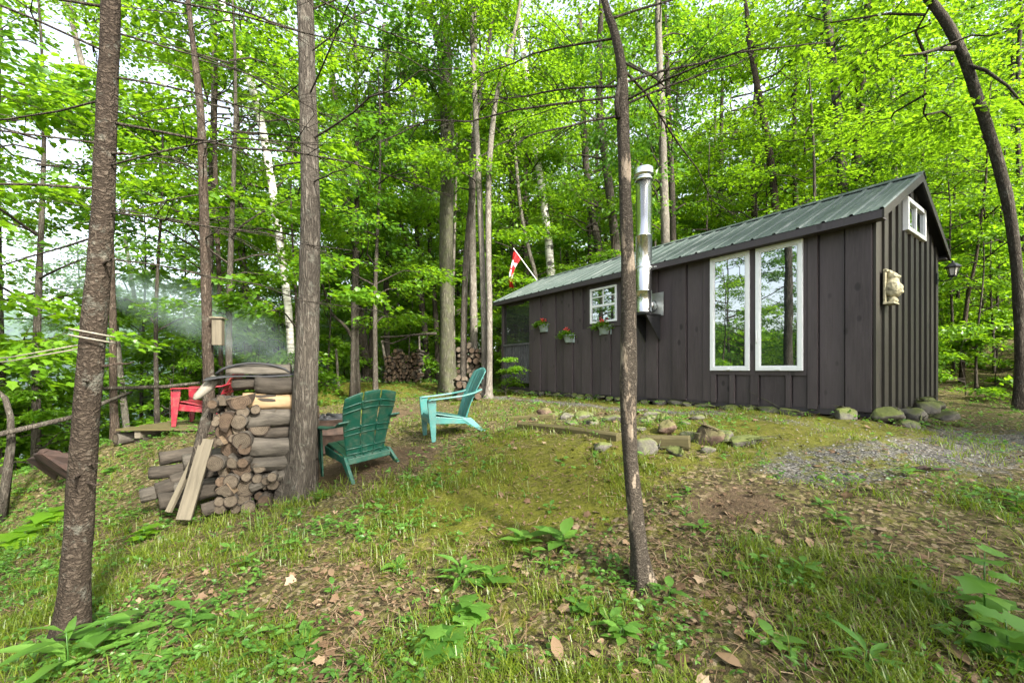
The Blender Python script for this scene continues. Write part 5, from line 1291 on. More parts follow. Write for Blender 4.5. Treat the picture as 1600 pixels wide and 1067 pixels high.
# ---- the wood behind: individual slender trees
def clear(x, y, d):
    s, t = wall_st(x, y)
    if -3.2 < s < CW + 1.0 and -3 < t < CL + 1.8: return False
    return all((x - a) ** 2 + (y - b) ** 2 > d * d for a, b in HANDPOS)
ZONES = [('left', lambda x, y: x < -.35 * y - 1.5), ('middle', lambda x, y: x < .05 * y + .5), ('right', lambda x, y: True)]
LAB = {'left': ('slender green maple on the lakeside slope behind the woodpile', 'maples on the lakeside slope'), 'middle': ('slender green maple in the wood beyond the far wood rack', 'maples beyond the far wood rack'), 'right': ('slender green maple in the wood behind the cabin', 'maples in the wood behind the cabin')}
BK = ['bark_grey', 'bark_brown', 'bark_dark', 'bark_pale', 'bark_grey', 'bark_dark']
def filler(n, kinds, ymin, ymax, dmin, hr, seed, kx=1.25, name='maple_tree', leftcut=True):
    g = random.Random(seed); c = 0; tries = 0
    while c < n and tries < n * 60:
        tries += 1; y = ymin + (ymax - ymin) * g.random(); x = g.uniform(-kx * y - 1, kx * y + 1)
        if not clear(x, y, dmin): continue
        z = gz(x, y)
        if z < CZ - 3.3: continue
        HANDPOS.append((x, y)); c += 1
        zone = next(k for k, f in ZONES if f(x, y)); lb, gr = LAB[zone]
        sc = g.uniform(*hr) * (1 + max(0, y - 17) * .022 if kinds[0] != 'SAP' else 1); kd = g.choice(kinds); nom = {'CAN': 12.6, 'MID': 9.3, 'SAP': 3.9}[kd]; rr = {'CAN': .15, 'MID': .075, 'SAP': .028}[kd]
        if kd == 'SAP': lb = lb.replace('slender green maple', 'leafy maple sapling'); gr = gr.replace('maples', 'maple saplings')
        e = empty(name if kd != 'SAP' else 'maple_sapling', (x, y, z), g.uniform(0, 6.28), lb, 'tree', gr)
        link('trunk', proto_trunk(BK[g.randrange(6)], nom, rr, g.randrange(3)), None, e, None, None, (sc, sc, sc))
        link('crown', KIND[kd][g.randrange(len(KIND[kd]))], None, e, None, (g.uniform(-.05, .05), g.uniform(-.05, .05), g.uniform(0, 6.28)), (sc, sc, sc * g.uniform(.85, 1.1)))
for q_ in (1.0, .93, .86, .8): HANDPOS += [(R1.x * q_, R1.y * q_), (R2.x * q_, R2.y * q_)]
filler(46, ['CAN'], 15, 40, 1.9, (.95, 1.25), 1)
filler(64, ['MID'], 13.5, 34, 1.4, (.75, 1.2), 2)
filler(80, ['SAP'], 13.0, 26, .95, (.8, 1.5), 3)
# lakeside slope, close on the left
def one(kind, x, y, sc, label, name='maple_sapling', group=None, bk='bark_dark', rz=None, zs=1.0, dz=0):
    z = gz(x, y); nom = {'CAN': 12.6, 'MID': 9.3, 'SAP': 3.9, 'NEARM': 6.0, 'SHR': 1.5}[kind]; rr = {'CAN': .15, 'MID': .075, 'SAP': .028, 'NEARM': .045, 'SHR': .012}[kind]
    e = empty(name, (x, y, z + dz), rz if rz is not None else rnd.uniform(0, 6.28), label, 'tree' if kind != 'SHR' else 'bush', group)
    link('trunk' if kind != 'SHR' else 'stem', proto_trunk(bk, nom, rr, 1), None, e, None, None, (sc, sc, sc))
    link('crown' if kind != 'SHR' else 'foliage', (SHR if kind == 'SHR' else KIND[kind])[rnd.randrange(2)], None, e, None, None, (sc, sc, sc * zs)); HANDPOS.append((x, y)); return e
for i, (x, y, s) in enumerate([(-9.5, 9.2, 1.05), (-8.0, 10.5, 1.2), (-11.5, 11, 1.2), (-6.4, 11.0, 1.1), (-10.5, 7.2, .9), (-13.5, 13, 1.3), (-9.6, 13.5, 1.3), (-8.6, 7.6, .75), (-7.4, 9.2, .8), (-12.5, 9.4, 1.2), (-11.2, 14.5, 1.3), (-7.2, 14.6, 1.1), (-9.6, 11.6, 1.2), (-14.5, 10.5, 1.3), (-10.2, 8.4, 1.5), (-11.6, 9.9, 1.7), (-9.0, 12.4, 1.5), (-12.8, 11.6, 1.8), (-8.2, 13.2, 1.4), (-13.4, 9.0, 1.6), (-10.8, 12.9, 1.7), (-6.9, 12.6, 1.2), (-15.2, 12.4, 1.9), (-9.9, 15.2, 1.7)]):
    one('SHR', x, y, s * 1.25, 'bright green leafy bush on the slope below the rails', 'leafy_bush', 'bright bushes on the slope below the rails')
for (k, x, y, s, lb) in [('NEARM', -7.9, 5.7, 1.0, 'young maple spreading branches in from the left edge'), ('NEARM', -7.2, 8.6, 1.1, 'young maple with layered branches behind the nearest trunk'), ('NEARM', -4.9, 9.6, 1.0, 'young maple with layered branches behind the thin reddish trunk')]:
    one(k, x, y, s, lb, 'young_maple')
for (x, y, s) in [(-12, 15.5, .95), (-14.5, 11.5, .9), (-9.5, 17.5, .9), (-16.5, 16, 1.0), (-8.2, 12.2, .75), (-11.0, 12.6, .8), (-6.2, 16.5, .95), (-13.0, 18.5, 1.1), (-17.5, 20, 1.1), (-9.0, 21, 1.1), (-13.2, 8.6, .75)]:
    one('MID', x, y, s, 'slender green maple at the foot of the slope by the water', 'maple_tree', 'maples at the foot of the slope by the water')
# trees along the shore outside the left edge: the tall windows mirror them
for (k, x, y, s) in [('MID', -9.5, .8, .9), ('CAN', -13, -1.5, .8), ('MID', -8.2, -3.0, .9), ('CAN', -16, 4.5, .85), ('MID', -12, 4, .8), ('MID', -7.4, 1.2, .8), ('MID', -10.5, -1.2, 1.0), ('CAN', -9.6, 4.6, .8), ('MID', -8.6, -.8, .9), ('CAN', -14.5, 1.5, .9), ('MID', -12.5, -4.5, 1.0), ('SHR', -6.5, .6, 1.3), ('SHR', -7.5, -1.2, 1.4), ('SHR', -8.6, 3.0, 1.4), ('CAN', -11, -7, .8), ('SHR', -9, -5, 1.5)]:
    one(k, x, y, s, 'shore tree outside the frame mirrored in the tall windows', 'maple_tree' if k != 'SHR' else 'leafy_bush', 'shore trees mirrored in the windows', 'bark_dark')
for (k, x, y, s) in [('CAN', -7.6, 10.6, .9), ('CAN', -4.6, 12.4, .9), ('MID', -5.6, 8.4, .95), ('MID', -9.2, 8.2, 1.0), ('MID', -3.6, 11.2, .95), ('CAN', -12.6, 10.4, 1.0), ('MID', -10.4, 7.4, .9)]:
    one(k, x, y, s, 'tall green maple on the left, its leafy branches hanging over the fire pit', 'maple_tree', 'maples overhanging the left of the clearing', 'bark_grey', None, 1.0, 0)
for (k, x, y, s) in [('MID', 10.2, 1.6, 1.0), ('MID', 12.0, 3.4, 1.05), ('CAN', 13.5, -.5, .85), ('CAN', 11.2, .2, .85), ('MID', 8.9, 2.3, .9), ('MID', 9.6, -.8, 1.0)]:  # unseen maples added off frame to keep the sun off the gable wall
    one(k, x, y, s, 'unseen maple added outside the right of the frame to shade the gable wall', 'maple_tree', 'unseen maples added to shade the gable wall', 'bark_grey')
for (k, x, y, s) in [('CAN', 5.2, -5.6, .85), ('CAN', 9.6, -6.2, .8), ('CAN', .6, -9.2, .85)]:  # unseen maples added behind the camera to dapple the clearing with shade
    one(k, x, y, s, 'unseen maple added behind the viewpoint to throw dappled shade on the clearing', 'maple_tree', 'unseen maples added behind the viewpoint for dappled shade', 'bark_grey')
# right of the cabin
for (k, x, y, s, lb) in [('SAP', 11.2, 10.2, 1.1, 'leafy sapling right of the gable wall'), ('SAP', 13.2, 11.6, 1.2, 'leafy sapling in front of the arching trunk'), ('SAP', 9.9, 12.0, 1.1, 'leafy sapling behind the lantern'), ('SAP', 13.6, 9.0, .8, 'low leafy sapling at the right edge by the gravel')]:
    one(k, x, y, s, lb)
for i, (x, y, s) in enumerate([(12.2, 14.2, 1.1), (14.4, 13.0, 1.2), (16.6, 12.6, 1.2), (17.5, 15.5, 1.3), (13.2, 16.6, 1.2), (10.8, 16.2, 1.2), (15.5, 17.2, 1.3), (11.6, 12.9, .8), (18.5, 12.0, 1.2)]):
    one('SAP', x, y, s, 'leafy maple sapling in the dim wood right of the cabin', 'maple_sapling', 'saplings in the dim wood right of the cabin')
for i, (x, y, s) in enumerate([(10.6, 9.9, .9), (11.9, 10.4, 1.0), (10.0, 11.0, .9), (12.8, 10.0, 1.0), (11.3, 11.6, 1.1), (13.6, 11.2, 1.1), (12.4, 12.4, 1.2), (14.6, 10.4, 1.0), (10.4, 12.6, 1.1), (14.9, 12.0, 1.2), (13.2, 13.6, 1.2), (16.4, 11.0, 1.2)]):
    one('SHR', x, y, s, 'low leafy bush at the edge of the wood right of the cabin', 'leafy_bush', 'low bushes right of the cabin')
# bright sapling fronds in front of the porch
one('SHR', *gp(790, 618).xy[:], .62, 'small bright green sapling in front of the porch railing', 'maple_sapling')

# far wood on the hill and along the far shore: one mass each
def far_mass(name, label, cells, size, zr, seed):
    g = np.random.default_rng(seed); sets = []
    for (x, y, h, rad) in cells:
        n = int(260 * rad); a = g.normal(size=(n, 3)); a /= np.linalg.norm(a, axis=1, keepdims=True); q = g.uniform(.5, 1, (n, 1)) ** .5
        c = np.array([x, y, gz(x, y) if zr is None else zr]) ; P = c + a * q * np.array([rad, rad, h * .5]) + np.array([0, 0, h * .5])
        sets.append(leaves(P, g.normal(size=(n, 3)), np.array([0, 0, 1.]) + g.normal(0, .6, (n, 3)), size * g.uniform(.6, 1.3, n), T_KITE, np.clip(g.normal(.5, .2, n), 0, 1)))
    me = combo_mesh(name, sets); me.materials.append(M['maple_leaf']); o = link(name, me); return tag(o, label, 'woods', None, 'stuff')
g_ = random.Random(5); cells = []
for i in range(150):
    y = g_.uniform(38, 62); x = g_.uniform(-.55 * y, 1.5 * y); cells.append((x, y, g_.uniform(9, 18), g_.uniform(2.5, 4.5)))
for i in range(40):
    x = g_.uniform(34, 52); y = g_.uniform(6, 40); cells.append((x, y, g_.uniform(9, 16), g_.uniform(2.5, 4)))
far_mass('far_wood', 'dense green wood covering the rise behind the cabin', cells, .42, None, 3)
cells = []
for i in range(150):
    a = g_.uniform(R(98), R(200)); rr = g_.uniform(150, 175); cells.append((rr * math.cos(a), rr * math.sin(a), g_.uniform(12, 20), g_.uniform(6, 10)))
far_mass('far_shore_wood', 'hazy tree line along the far shore of the lake', cells, 1.6, CZ - 3.6, 4)
# ================================================================== GROUND COVER
def scatter(n, xr, yr, seed, keep, dens_pow=1.0):
    g = np.random.default_rng(seed); k = int(n * 3)
    # denser near the camera: y drawn log-uniform
    y = np.exp(g.uniform(math.log(yr[0]), math.log(yr[1]), k)); x = g.uniform(-1.35, 1.35, k) * y
    m = (x > xr[0]) & (x < xr[1]); x, y = x[m], y[m]; w = keep(x, y); m = g.uniform(0, 1, len(x)) < w; x, y = x[m][:n], y[m][:n]
    return x, y, g
def surf(x, y):
    z = gz_np(x, y); near = np.hypot(x, y - 3) < 14
    for i in np.nonzero(near)[0]:
        p = Vector((x[i] * 2.2, y[i] * 2.2, 0)); z[i] += .022 * noise.noise(p) + .016 * noise.noise(p * 3.1) + .008 * noise.noise(p * 8)
    return z
def clump(x, y, sc, seed, lo=.0):
    return np.array([noise.noise(Vector((a * sc + seed, b * sc, seed))) for a, b in zip(x, y)])
def open_ground(x, y):
    s, t = wall_st(x, y); ins = (s > -.12) & (s < CW + .1) & (t > -.1) & (t < CL + .1)
    return ~ins
def grass():
    def keep(x, y):
        g, d, m = regions(x, y); c = clump(x, y, 1.5, 3.3) + .6 * clump(x, y, 5, 9.1)
        w = np.clip(.16 + 1.05 * c, 0.01, 1) * np.clip(1 - 1.3 * d - 1.1 * g, 0, 1)
        w *= 1 + .7 * np.exp(-((x + 2.2) ** 2 + (y - 3.6) ** 2) / 2.0)
        return np.clip(w * open_ground(x, y), 0, 1)
    x, y, g = scatter(12500, (-9, 7), (1.25, 15), 21, keep); z = surf(x, y); n = len(x); B = 8
    X = np.repeat(x, B) + g.normal(0, .035, n * B); Y = np.repeat(y, B) + g.normal(0, .035, n * B); Z = np.repeat(z, B) - .004
    H = np.repeat(g.uniform(.022, .10, n) * (1 + .5 * np.exp(-((x + 2.0) ** 2 + (y - 4.2) ** 2) / .9)), B) * g.uniform(.5, 1.2, n * B); a = g.uniform(0, 6.283, n * B); lean = g.uniform(.3, 1.5, n * B) * H; wd = g.uniform(.0011, .0024, n * B) * (1 + .12 * Y)
    dx, dy = np.cos(a), np.sin(a); sx, sy = -dy, dx
    V = np.zeros((n * B, 7, 3))
    for i, (f, hz, w) in enumerate([(0, 0, 1), (.30, .55, .9), (.72, .92, .6)]):
        for j, sg in enumerate((-1, 1)):
            V[:, 2 * i + j, 0] = X + dx * lean * f + sx * wd * w * sg; V[:, 2 * i + j, 1] = Y + dy * lean * f + sy * wd * w * sg; V[:, 2 * i + j, 2] = Z + H * hz
    V[:, 6, 0] = X + dx * lean * 1.25; V[:, 6, 1] = Y + dy * lean * 1.25; V[:, 6, 2] = Z + H * .86
    k = (np.arange(n * B) * 7)[:, None]
    q = np.concatenate([k + np.array([[0, 1, 3, 2]]), k + np.array([[2, 3, 5, 4]])]); t3 = k + np.array([[4, 5, 6]])
    dry = (g.uniform(0, 1, n * B) < .16)
    tint = np.clip(np.repeat(g.normal(.45, .25, n), B) + g.normal(0, .12, n * B), 0, 1)
    me = np_mesh('grass', V.reshape(-1, 3), [q, t3], False, {'tint': np.repeat(tint, 7)})
    tag(link('grass', me, M['grass_blade']), 'thin tufts of green grass growing over the clearing', 'grass', None, 'stuff')
    # dry straw lying flat
    def keep2(x, y):
        gg, d, m = regions(x, y); c = clump(x, y, 1.1, 6.3); return np.clip(.35 + .9 * c, .03, 1) * np.clip(1 - .8 * gg, 0, 1) * open_ground(x, y)
    x, y, g = scatter(14000, (-8, 7), (1.25, 11), 22, keep2); z = surf(x, y) + g.uniform(.002, .02, len(x)); n = len(x)
    a = g.uniform(0, 6.283, n); D = np.stack([np.cos(a), np.sin(a), g.normal(0, .15, n)], 1)
    V, Fs, tt = leaves(np.stack([x, y, z], 1), D, np.array([0, 0, 1.]) + g.normal(0, .2, (n, 3)), g.uniform(.05, .17, n), (np.array([(0, -.016, 0), (0, .016, 0), (.5, .014, .06), (.5, -.014, .06), (1, 0, .0)]), [(4, np.array([(0, 3, 2, 1)])), (3, np.array([(3, 4, 2)]))]), g.uniform(.45, 1, n))
    tag(link('dry_straw', np_mesh('dry_straw', V, Fs, False, {'tint': tt}), M['dead_leaf']), 'pale dry straw and twigs matted over the clearing', 'straw', None, 'stuff')
grass()
def litter():
    def keep(x, y):
        gg, d, m = regions(x, y); c = clump(x, y, .9, 14.3); return np.clip(.45 + .8 * c + .25 * d, .08, 1) * np.clip(1 - .6 * gg, 0.1, 1) * open_ground(x, y)
    x, y, g = scatter(22000, (-10, 14), (1.25, 20), 31, keep); z = surf(x, y) + g.uniform(.003, .022, len(x)); n = len(x); a = g.uniform(0, 6.283, n)
    D = np.stack([np.cos(a), np.sin(a), g.normal(0, .22, n)], 1); big = g.uniform(0, 1, n) < .045
    tint = np.clip(g.beta(1.6, 2.2, n) + .2 * big, 0, 1)
    V1, F1, t1 = leaves(np.stack([x, y, z], 1)[~big], D[~big], (np.array([0, 0, 1.]) + g.normal(0, .35, (n, 3)))[~big], g.uniform(.010, .040, n)[~big], T_OVAL, tint[~big])
    V2, F2, t2 = leaves(np.stack([x, y, z + .006], 1)[big], D[big], (np.array([0, 0, 1.]) + g.normal(0, .4, (n, 3)))[big], g.uniform(.035, .07, n)[big], T_MAPLE, tint[big])
    me = np_mesh('leaf_litter', np.concatenate([V1, V2]), F1 + [f + len(V1) for f in F2], False, {'tint': np.concatenate([t1, t2])})
    tag(link('leaf_litter', me, M['dead_leaf']), 'brown fallen leaves scattered over the forest floor', 'leaves', None, 'stuff')
    # low green ground cover
    def keep2(x, y):
        gg, d, m = regions(x, y); c = clump(x, y, 1.3, 24.3) + .5 * clump(x, y, 4, 4.4); sl = np.clip((-x - 2.6 - .35 * (y - 3)) / 2.0, 0, 1); far = np.clip((y - 9.5) / 4, 0, 1)
        return np.clip(.08 + .75 * c + .75 * sl + .75 * far, .02, 1) * np.clip(1 - .8 * d - .95 * gg, 0, 1) * open_ground(x, y)
    x, y, g = scatter(19000, (-13, 20), (1.25, 22), 33, keep2); z = surf(x, y); n = len(x); B = 4
    X = np.repeat(x, B); Y = np.repeat(y, B); a = g.uniform(0, 6.283, n * B); sz = np.repeat(g.uniform(.012, .042, n) * (1 + .10 * np.clip(y - 2, 0, 12)), B)
    P = np.stack([X, Y, np.repeat(z + g.uniform(.01, .07, n) * (1 + .12 * np.clip(y - 2, 0, 12)), B) + g.uniform(-.01, .02, n * B)], 1); D = np.stack([np.cos(a), np.sin(a), g.normal(.1, .25, n * B)], 1)
    V, Fs, tt = leaves(P, D, np.array([0, 0, 1.]) + g.normal(0, .35, (n * B, 3)), sz * g.uniform(.7, 1.3, n * B), T_OVAL, np.repeat(g.uniform(0, 1, n), B))
    tag(link('ground_cover', np_mesh('ground_cover', V, Fs, False, {'tint': tt}), M['herb_leaf']), 'low green seedlings and herbs covering the forest floor', 'ground cover', None, 'stuff')
litter()
def gravel():
    def keep(x, y):
        gg, d, m = regions(x, y); return np.clip(gg * 1.3 - .25, 0, 1) * open_ground(x, y)
    x, y, g = scatter(9000, (.5, 11), (2.4, 11), 41, keep); z = surf(x, y); n = len(x); s = g.uniform(.005, .013, n) * (1 + .05 * y)
    T = np.array([(1, 0, 0), (-.6, .8, 0), (-.5, -.85, 0), (.1, 0, .75), (.7, .6, .25)]); f = np.array([(0, 4, 3), (4, 1, 3), (1, 2, 3), (2, 0, 3)])
    a = g.uniform(0, 6.283, n); c, sn = np.cos(a), np.sin(a)
    V = np.stack([x[:, None] + s[:, None] * (T[:, 0] * c[:, None] - T[:, 1] * sn[:, None]), y[:, None] + s[:, None] * (T[:, 0] * sn[:, None] + T[:, 1] * c[:, None]), z[:, None] + s[:, None] * T[:, 2]], 2)
    Fc = (f[None] + (np.arange(n) * 5)[:, None, None]).reshape(-1, 3)
    tag(link('gravel', np_mesh('gravel', V.reshape(-1, 3), [Fc], False, {'tint': np.repeat(g.uniform(0, 1, n), 5)}), M['gravel']), 'grey crushed gravel spread over the yard by the cabin', 'gravel', None, 'stuff')
gravel()

# ---- individual plants
def rosette(n, L, tpl, seed, up=.35, stem=.0, pairs=1):
    g = np.random.default_rng(seed); P, D, S = [], [], []
    for k in range(n):
        a = 2.4 * k + g.uniform(-.3, .3); h = stem * (k / max(1, n - 1)); P.append((.01 * math.cos(a), .01 * math.sin(a), h + .01)); D.append((math.cos(a), math.sin(a), up + g.uniform(-.2, .25))); S.append(L * g.uniform(.65, 1.15))
    V, Fs, t = leaves(np.array(P), np.array(D), np.array([0, 0, 1.]) + g.normal(0, .15, (n, 3)), np.array(S), tpl, g.uniform(.2, 1, n))
    return V, Fs, t
def plant(px, py, n, L, tpl, label, stem=.0, mat='herb_leaf', name='leafy_plant', group=None, seed=None, up=.35, cat='plant', rz=None):
    p = gp(px, py); sd = seed if seed is not None else int(px * 7 + py)
    e = empty(name, p, rz if rz is not None else rnd.uniform(0, 6.28), label, cat, group)
    V, Fs, t = rosette(n, L, tpl, sd, up, stem)
    link('foliage', np_mesh('foliage', V, Fs, True, {'tint': t}), M[mat], e)
    if stem: MB().tube([(0, 0, -.02), (.006, 0, stem * .5), (0, .004, stem + .01)], [.004, .0035, .002], 5).build('stem', M['herb_leaf'], e)
    return e
PG = 'small broad leaved seedlings in the clearing'
plant(1046, 938, 6, .125, T_OVAL, 'broad leaved seedling just right of the slim foreground trunk', .05)
plant(1256, 905, 8, .11, T_OVAL, 'leafy seedling standing alone in the grass right of centre', .07)
plant(1540, 975, 11, .13, T_MAPLE, 'lush maple seedling with big leaves at the right edge', .30, up=.1)
plant(1572, 1040, 10, .12, T_MAPLE, 'second maple seedling below the lush one in the right corner', .16, up=.15)
plant(1590, 800, 12, .09, T_OVAL, 'bushy green herb at the right edge beside the gravel', .12)
plant(1355, 1050, 14, .14, T_LANCE, 'narrow leaved herb at the bottom edge right of centre', .08)
plant(820, 850, 7, .19, T_OVAL, 'big leaved rosette in the middle of the clearing', .05)
plant(880, 852, 7, .18, T_OVAL, 'pale leaved rosette right beside the biggest one in the clearing', .06)
plant(770, 916, 9, .15, T_OVAL, 'dark leaved rosette below the middle of the clearing', .05)
plant(720, 920, 20, .17, T_LANCE, 'feathery narrow leaved herb left of the dark rosette', .13)
plant(735, 975, 10, .115, T_MAPLE, 'maple seedling above the bottom middle of the picture', .10, up=.1)
plant(690, 1030, 13, .13, T_MAPLE, 'wide maple seedling at the bottom middle of the picture', .08, up=.15)
plant(640, 828, 8, .11, T_LANCE, 'dark leaved sprig in the grass below the dark green chair', .04)
plant(395, 795, 18, .14, T_LANCE, 'grassy herb at the foot of the near woodpile', .10)
plant(300, 985, 9, .13, T_OVAL, 'round leaved seedling in the grass right of the nearest trunk', .10)
plant(375, 985, 5, .10, T_OVAL, 'two leaved seedling right of the round leaved one', .05)
plant(105, 1060, 12, .26, T_LANCE, 'big long leaved plant covering the foot of the nearest trunk', .20, up=.25)
plant(165, 1020, 8, .20, T_OVAL, 'wide leaved plant right against the foot of the nearest trunk', .16, up=.15)
plant(40, 850, 14, .24, T_MAPLE, 'yellow green maple seedling on the slope left of the nearest trunk', .12, 'bright_leaf', up=.05)
plant(75, 820, 14, .22, T_MAPLE, 'upper yellow green seedling on the slope at the far left', .14, 'bright_leaf', up=.05)
plant(225, 845, 11, .16, T_MAPLE, 'yellow green seedling on the bare patch below the loose log heap', .10, 'bright_leaf', up=.05)
plant(170, 740, 9, .11, T_MAPLE, 'low seedling on the slope behind the nearest trunk', .08, up=.1)
plant(1065, 672, 26, .085, T_OVAL, 'dense dark green leafy clump beside the rusty stone', .14, up=.3)
plant(1012, 668, 16, .07, T_OVAL, 'small dense green clump behind the slim foreground trunk', .08, up=.3)
plant(790, 680, 22, .15, T_LANCE, 'bushy green herb at the left end of the long timber', .28, up=.35)
plant(1115, 690, 20, .13, T_LANCE, 'grassy fern arching over the rusty stone', .12, up=.5)
plant(1075, 775, 7, .075, T_OVAL, 'small seedling on the bare soil right of the slim foreground trunk', .06)
plant(1090, 632, 16, .085, T_OVAL, 'green herb sprouting against the cabin wall left of the tall windows', .14)
plant(985, 648, 12, .09, T_OVAL, 'low herb in the yard bank behind the slim trunk', .06)
plant(940, 668, 12, .09, T_LANCE, 'pale herb growing on the long timber', .10)
plant(1500, 665, 6, .08, T_OVAL, 'yellow sprig on the gravel beyond the stone heap', .05, 'bright_leaf')
for k, (px, py) in enumerate([(700, 720), (740, 745), (860, 800), (600, 800), (560, 830), (930, 905), (1130, 905), (1180, 850), (970, 1000), (480, 1010), (440, 870), (520, 930), (1420, 905), (1480, 830), (905, 960), (1240, 990), (330, 860), (250, 930), (200, 880), (620, 900), (820, 780), (1220, 780), (1330, 760), (1420, 745)] + [(int(30 + (k * 379) % 1540), int(770 + (k * 137) % 285)) for k in range(64)]):
    plant(px, py, 4 + k % 5, .05 + .013 * (k % 5), (T_OVAL, T_LANCE, T_OVAL)[k % 3], 'small broad leaved seedling dotted about the clearing', .03 + .01 * (k % 3), group=PG)
# big single fallen leaves in front
for (px, py, L, lb) in [(400, 0, 0, ''), (1160, 1052, .11, 'large curled brown leaf at the bottom edge left of the narrow leaved herb'), (1515, 1048, .13, 'large brown leaf at the bottom right below the maple seedlings'), (485, 1030, .10, 'pale brown leaf at the bottom left of the clearing'), (876, 1040, .11, 'upright dry leaf at the bottom edge near the middle'), (520, 905, .08, 'pale curled leaf in the grass left of the feathery herb')]:
    if not L: continue
    p = gp(px, py); g = np.random.default_rng(px); V, Fs, t = leaves(np.array([(0, 0, .015)]), np.array([(g.uniform(-1, 1), g.uniform(.2, 1), .3)]), np.array([(g.uniform(-.3, .3), -.45, 1.)]), L, T_OVAL, .62)
    o = link('fallen_leaf', np_mesh('fallen_leaf', V, Fs, True, {'tint': t}), M['dead_leaf'], None, p); tag(o, lb, 'leaf')

# ================================================================== SMOKE AND AIR
def smoke():
    bm = bmesh.new()
    bmesh.ops.create_icosphere(bm, subdivisions=4, radius=1)
    base = Vector((FP.x, FP.y, FP.z))
    for v in bm.verts:
        d = v.co.copy(); f = (d.z + 1) / 2
        n_ = .25 * noise.noise(d * 2.2) + .12 * noise.noise(d * 5)
        r = (.16 + 2.9 * f ** 1.3) * (1 + n_)
        v.co = Vector((d.x * r * 1.25 - 8.6 * f ** 1.25, d.y * r * 1.15 + 5.2 * f ** 1.1, -.05 + 3.6 * f + .3 * n_))
    me = bpy.data.meshes.new('smoke'); bm.to_mesh(me); bm.free()
    t = NT('smoke'); xyz = t.n('ShaderNodeSeparateXYZ', {0: t.coord('Object')})
    f = t.math('MAXIMUM', t.math('DIVIDE', t.math('ADD', xyz.outputs['Z'], .05), 3.6), .0005)
    cx = t.math('MULTIPLY', t.math('POWER', f, 1.25), -8.6); cyy = t.math('MULTIPLY', t.math('POWER', f, 1.1), 5.2)
    rr = t.math('ADD', .16, t.math('MULTIPLY', t.math('POWER', f, 1.3), 2.9))
    dx = t.math('DIVIDE', t.math('SUBTRACT', xyz.outputs['X'], cx), t.math('MULTIPLY', rr, 1.05)); dy = t.math('DIVIDE', t.math('SUBTRACT', xyz.outputs['Y'], cyy), rr); dz = t.math('SUBTRACT', t.math('MULTIPLY', f, 2), 1)
    d2 = t.math('ADD', t.math('ADD', t.math('MULTIPLY', dx, dx), t.math('MULTIPLY', dy, dy)), t.math('MULTIPLY', dz, dz))
    fall = t.math('MAXIMUM', t.math('SUBTRACT', 1.0, d2), 0.0)
    nn = t.ramp(t.noise(t.coord('Object', (1, 1, 1.3)), 1.1, 5, .65, 1.2), [(.36, .05), (.66, 1)])
    dens = t.math('MULTIPLY', t.math('MULTIPLY', t.math('POWER', fall, 1.6), nn), t.math('ADD', .42, t.math('DIVIDE', .09, t.math('ADD', f, .12))))
    v = t.n('ShaderNodeVolumePrincipled', {'Color': (.74, .90, .94, 1), 'Density': dens, 'Anisotropy': .2})
    t.t.links.new(v.outputs[0], t.out.inputs['Volume'])
    tag(link('smoke', me, t.m, None, base), 'thin bluish smoke drifting left from the fire pit', 'smoke', None, 'stuff')
smoke()
def mist():
    bm = bmesh.new(); bmesh.ops.create_icosphere(bm, subdivisions=3, radius=1.0)
    me = bpy.data.meshes.new('mist'); bm.to_mesh(me); bm.free()
    t = NT('mist'); v = t.coord('Object'); ln = t.n('ShaderNodeVectorMath', {0: v}, operation='DOT_PRODUCT'); t.t.links.new(v, ln.inputs[1])
    dn = t.math('MULTIPLY', t.math('MAXIMUM', t.math('SUBTRACT', 1.0, ln.outputs['Value']), 0.0), .065)
    vv = t.n('ShaderNodeVolumePrincipled', {'Color': (.80, .93, .96, 1), 'Density': dn, 'Anisotropy': .2}); t.t.links.new(vv.outputs[0], t.out.inputs['Volume'])
    tag(link('mist', me, t.m, None, (-17, 19, CZ + .5), None, (11.5, 11, 6.0)), 'pale mist lying over the lakeside trees on the left', 'mist', None, 'stuff')
mist()

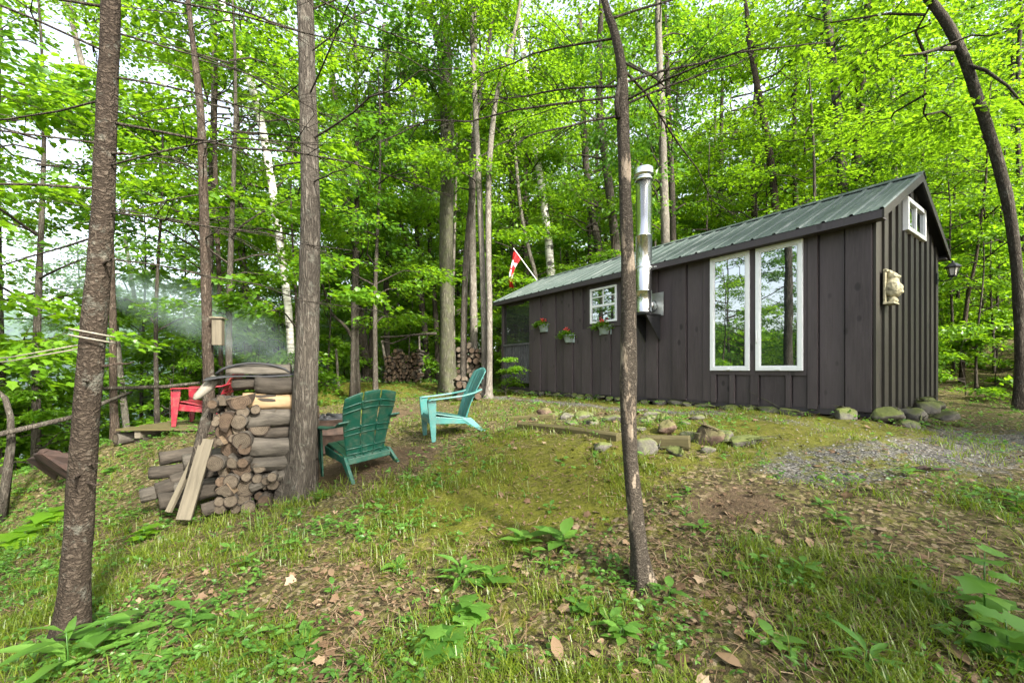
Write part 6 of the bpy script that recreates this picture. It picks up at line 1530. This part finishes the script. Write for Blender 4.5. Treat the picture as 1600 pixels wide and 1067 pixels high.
# ================================================================== LIGHT, SKY, CAMERA
SUN_EL, SUN_AZ = R(36), R(141)          # azimuth clockwise from +Y
w = bpy.data.worlds.new('World'); scene.world = w; w.use_nodes = True; nt = w.node_tree; nt.nodes.clear()
sky = nt.nodes.new('ShaderNodeTexSky'); sky.sky_type = 'NISHITA'; sky.sun_disc = False; sky.sun_elevation = SUN_EL; sky.sun_rotation = SUN_AZ; sky.air_density = 1.0; sky.dust_density = 3.0; sky.ozone_density = 1.0
bg = nt.nodes.new('ShaderNodeBackground'); bg.inputs[1].default_value = .15; ow = nt.nodes.new('ShaderNodeOutputWorld')
hs = nt.nodes.new('ShaderNodeHueSaturation'); hs.inputs['Saturation'].default_value = .45; nt.links.new(sky.outputs[0], hs.inputs['Color']); nt.links.new(hs.outputs[0], bg.inputs[0]); nt.links.new(bg.outputs[0], ow.inputs[0])
sl = bpy.data.lights.new('sun', 'SUN'); sl.energy = 3.7; sl.angle = R(4); sl.color = (1, .95, .86); so = bpy.data.objects.new('sun', sl); COL.objects.link(so)
d = Vector((math.sin(SUN_AZ) * math.cos(SUN_EL), math.cos(SUN_AZ) * math.cos(SUN_EL), math.sin(SUN_EL))); so.rotation_euler = d.to_track_quat('Z', 'Y').to_euler(); so.location = d * 40
cam = bpy.data.cameras.new('camera'); co = bpy.data.objects.new('camera', cam); COL.objects.link(co); co.location = (0, 0, CZ); co.rotation_euler = (R(90), 0, 0)
cam.sensor_width = 36; cam.sensor_fit = 'HORIZONTAL'; cam.lens = F / 1600 * 36; cam.shift_y = (Y0 - 533.5) / 1600; cam.clip_start = .05; cam.clip_end = 3000; scene.camera = co
vs = scene.view_settings; vs.view_transform = 'Standard'; vs.look = 'None'; vs.exposure = 2.15; vs.gamma = 1; vs.use_curve_mapping = False
cy = scene.cycles; cy.max_bounces = 8; cy.diffuse_bounces = 6; cy.glossy_bounces = 3; cy.transmission_bounces = 4; cy.transparent_max_bounces = 8; cy.volume_bounces = 1
cy.caustics_reflective = False; cy.caustics_refractive = False; cy.use_denoising = True
try: cy.denoiser = 'OPENIMAGEDENOISE'
except Exception: pass
cy.sample_clamp_indirect = 6; cy.use_adaptive_sampling = False; cy.volume_step_rate = 2.0
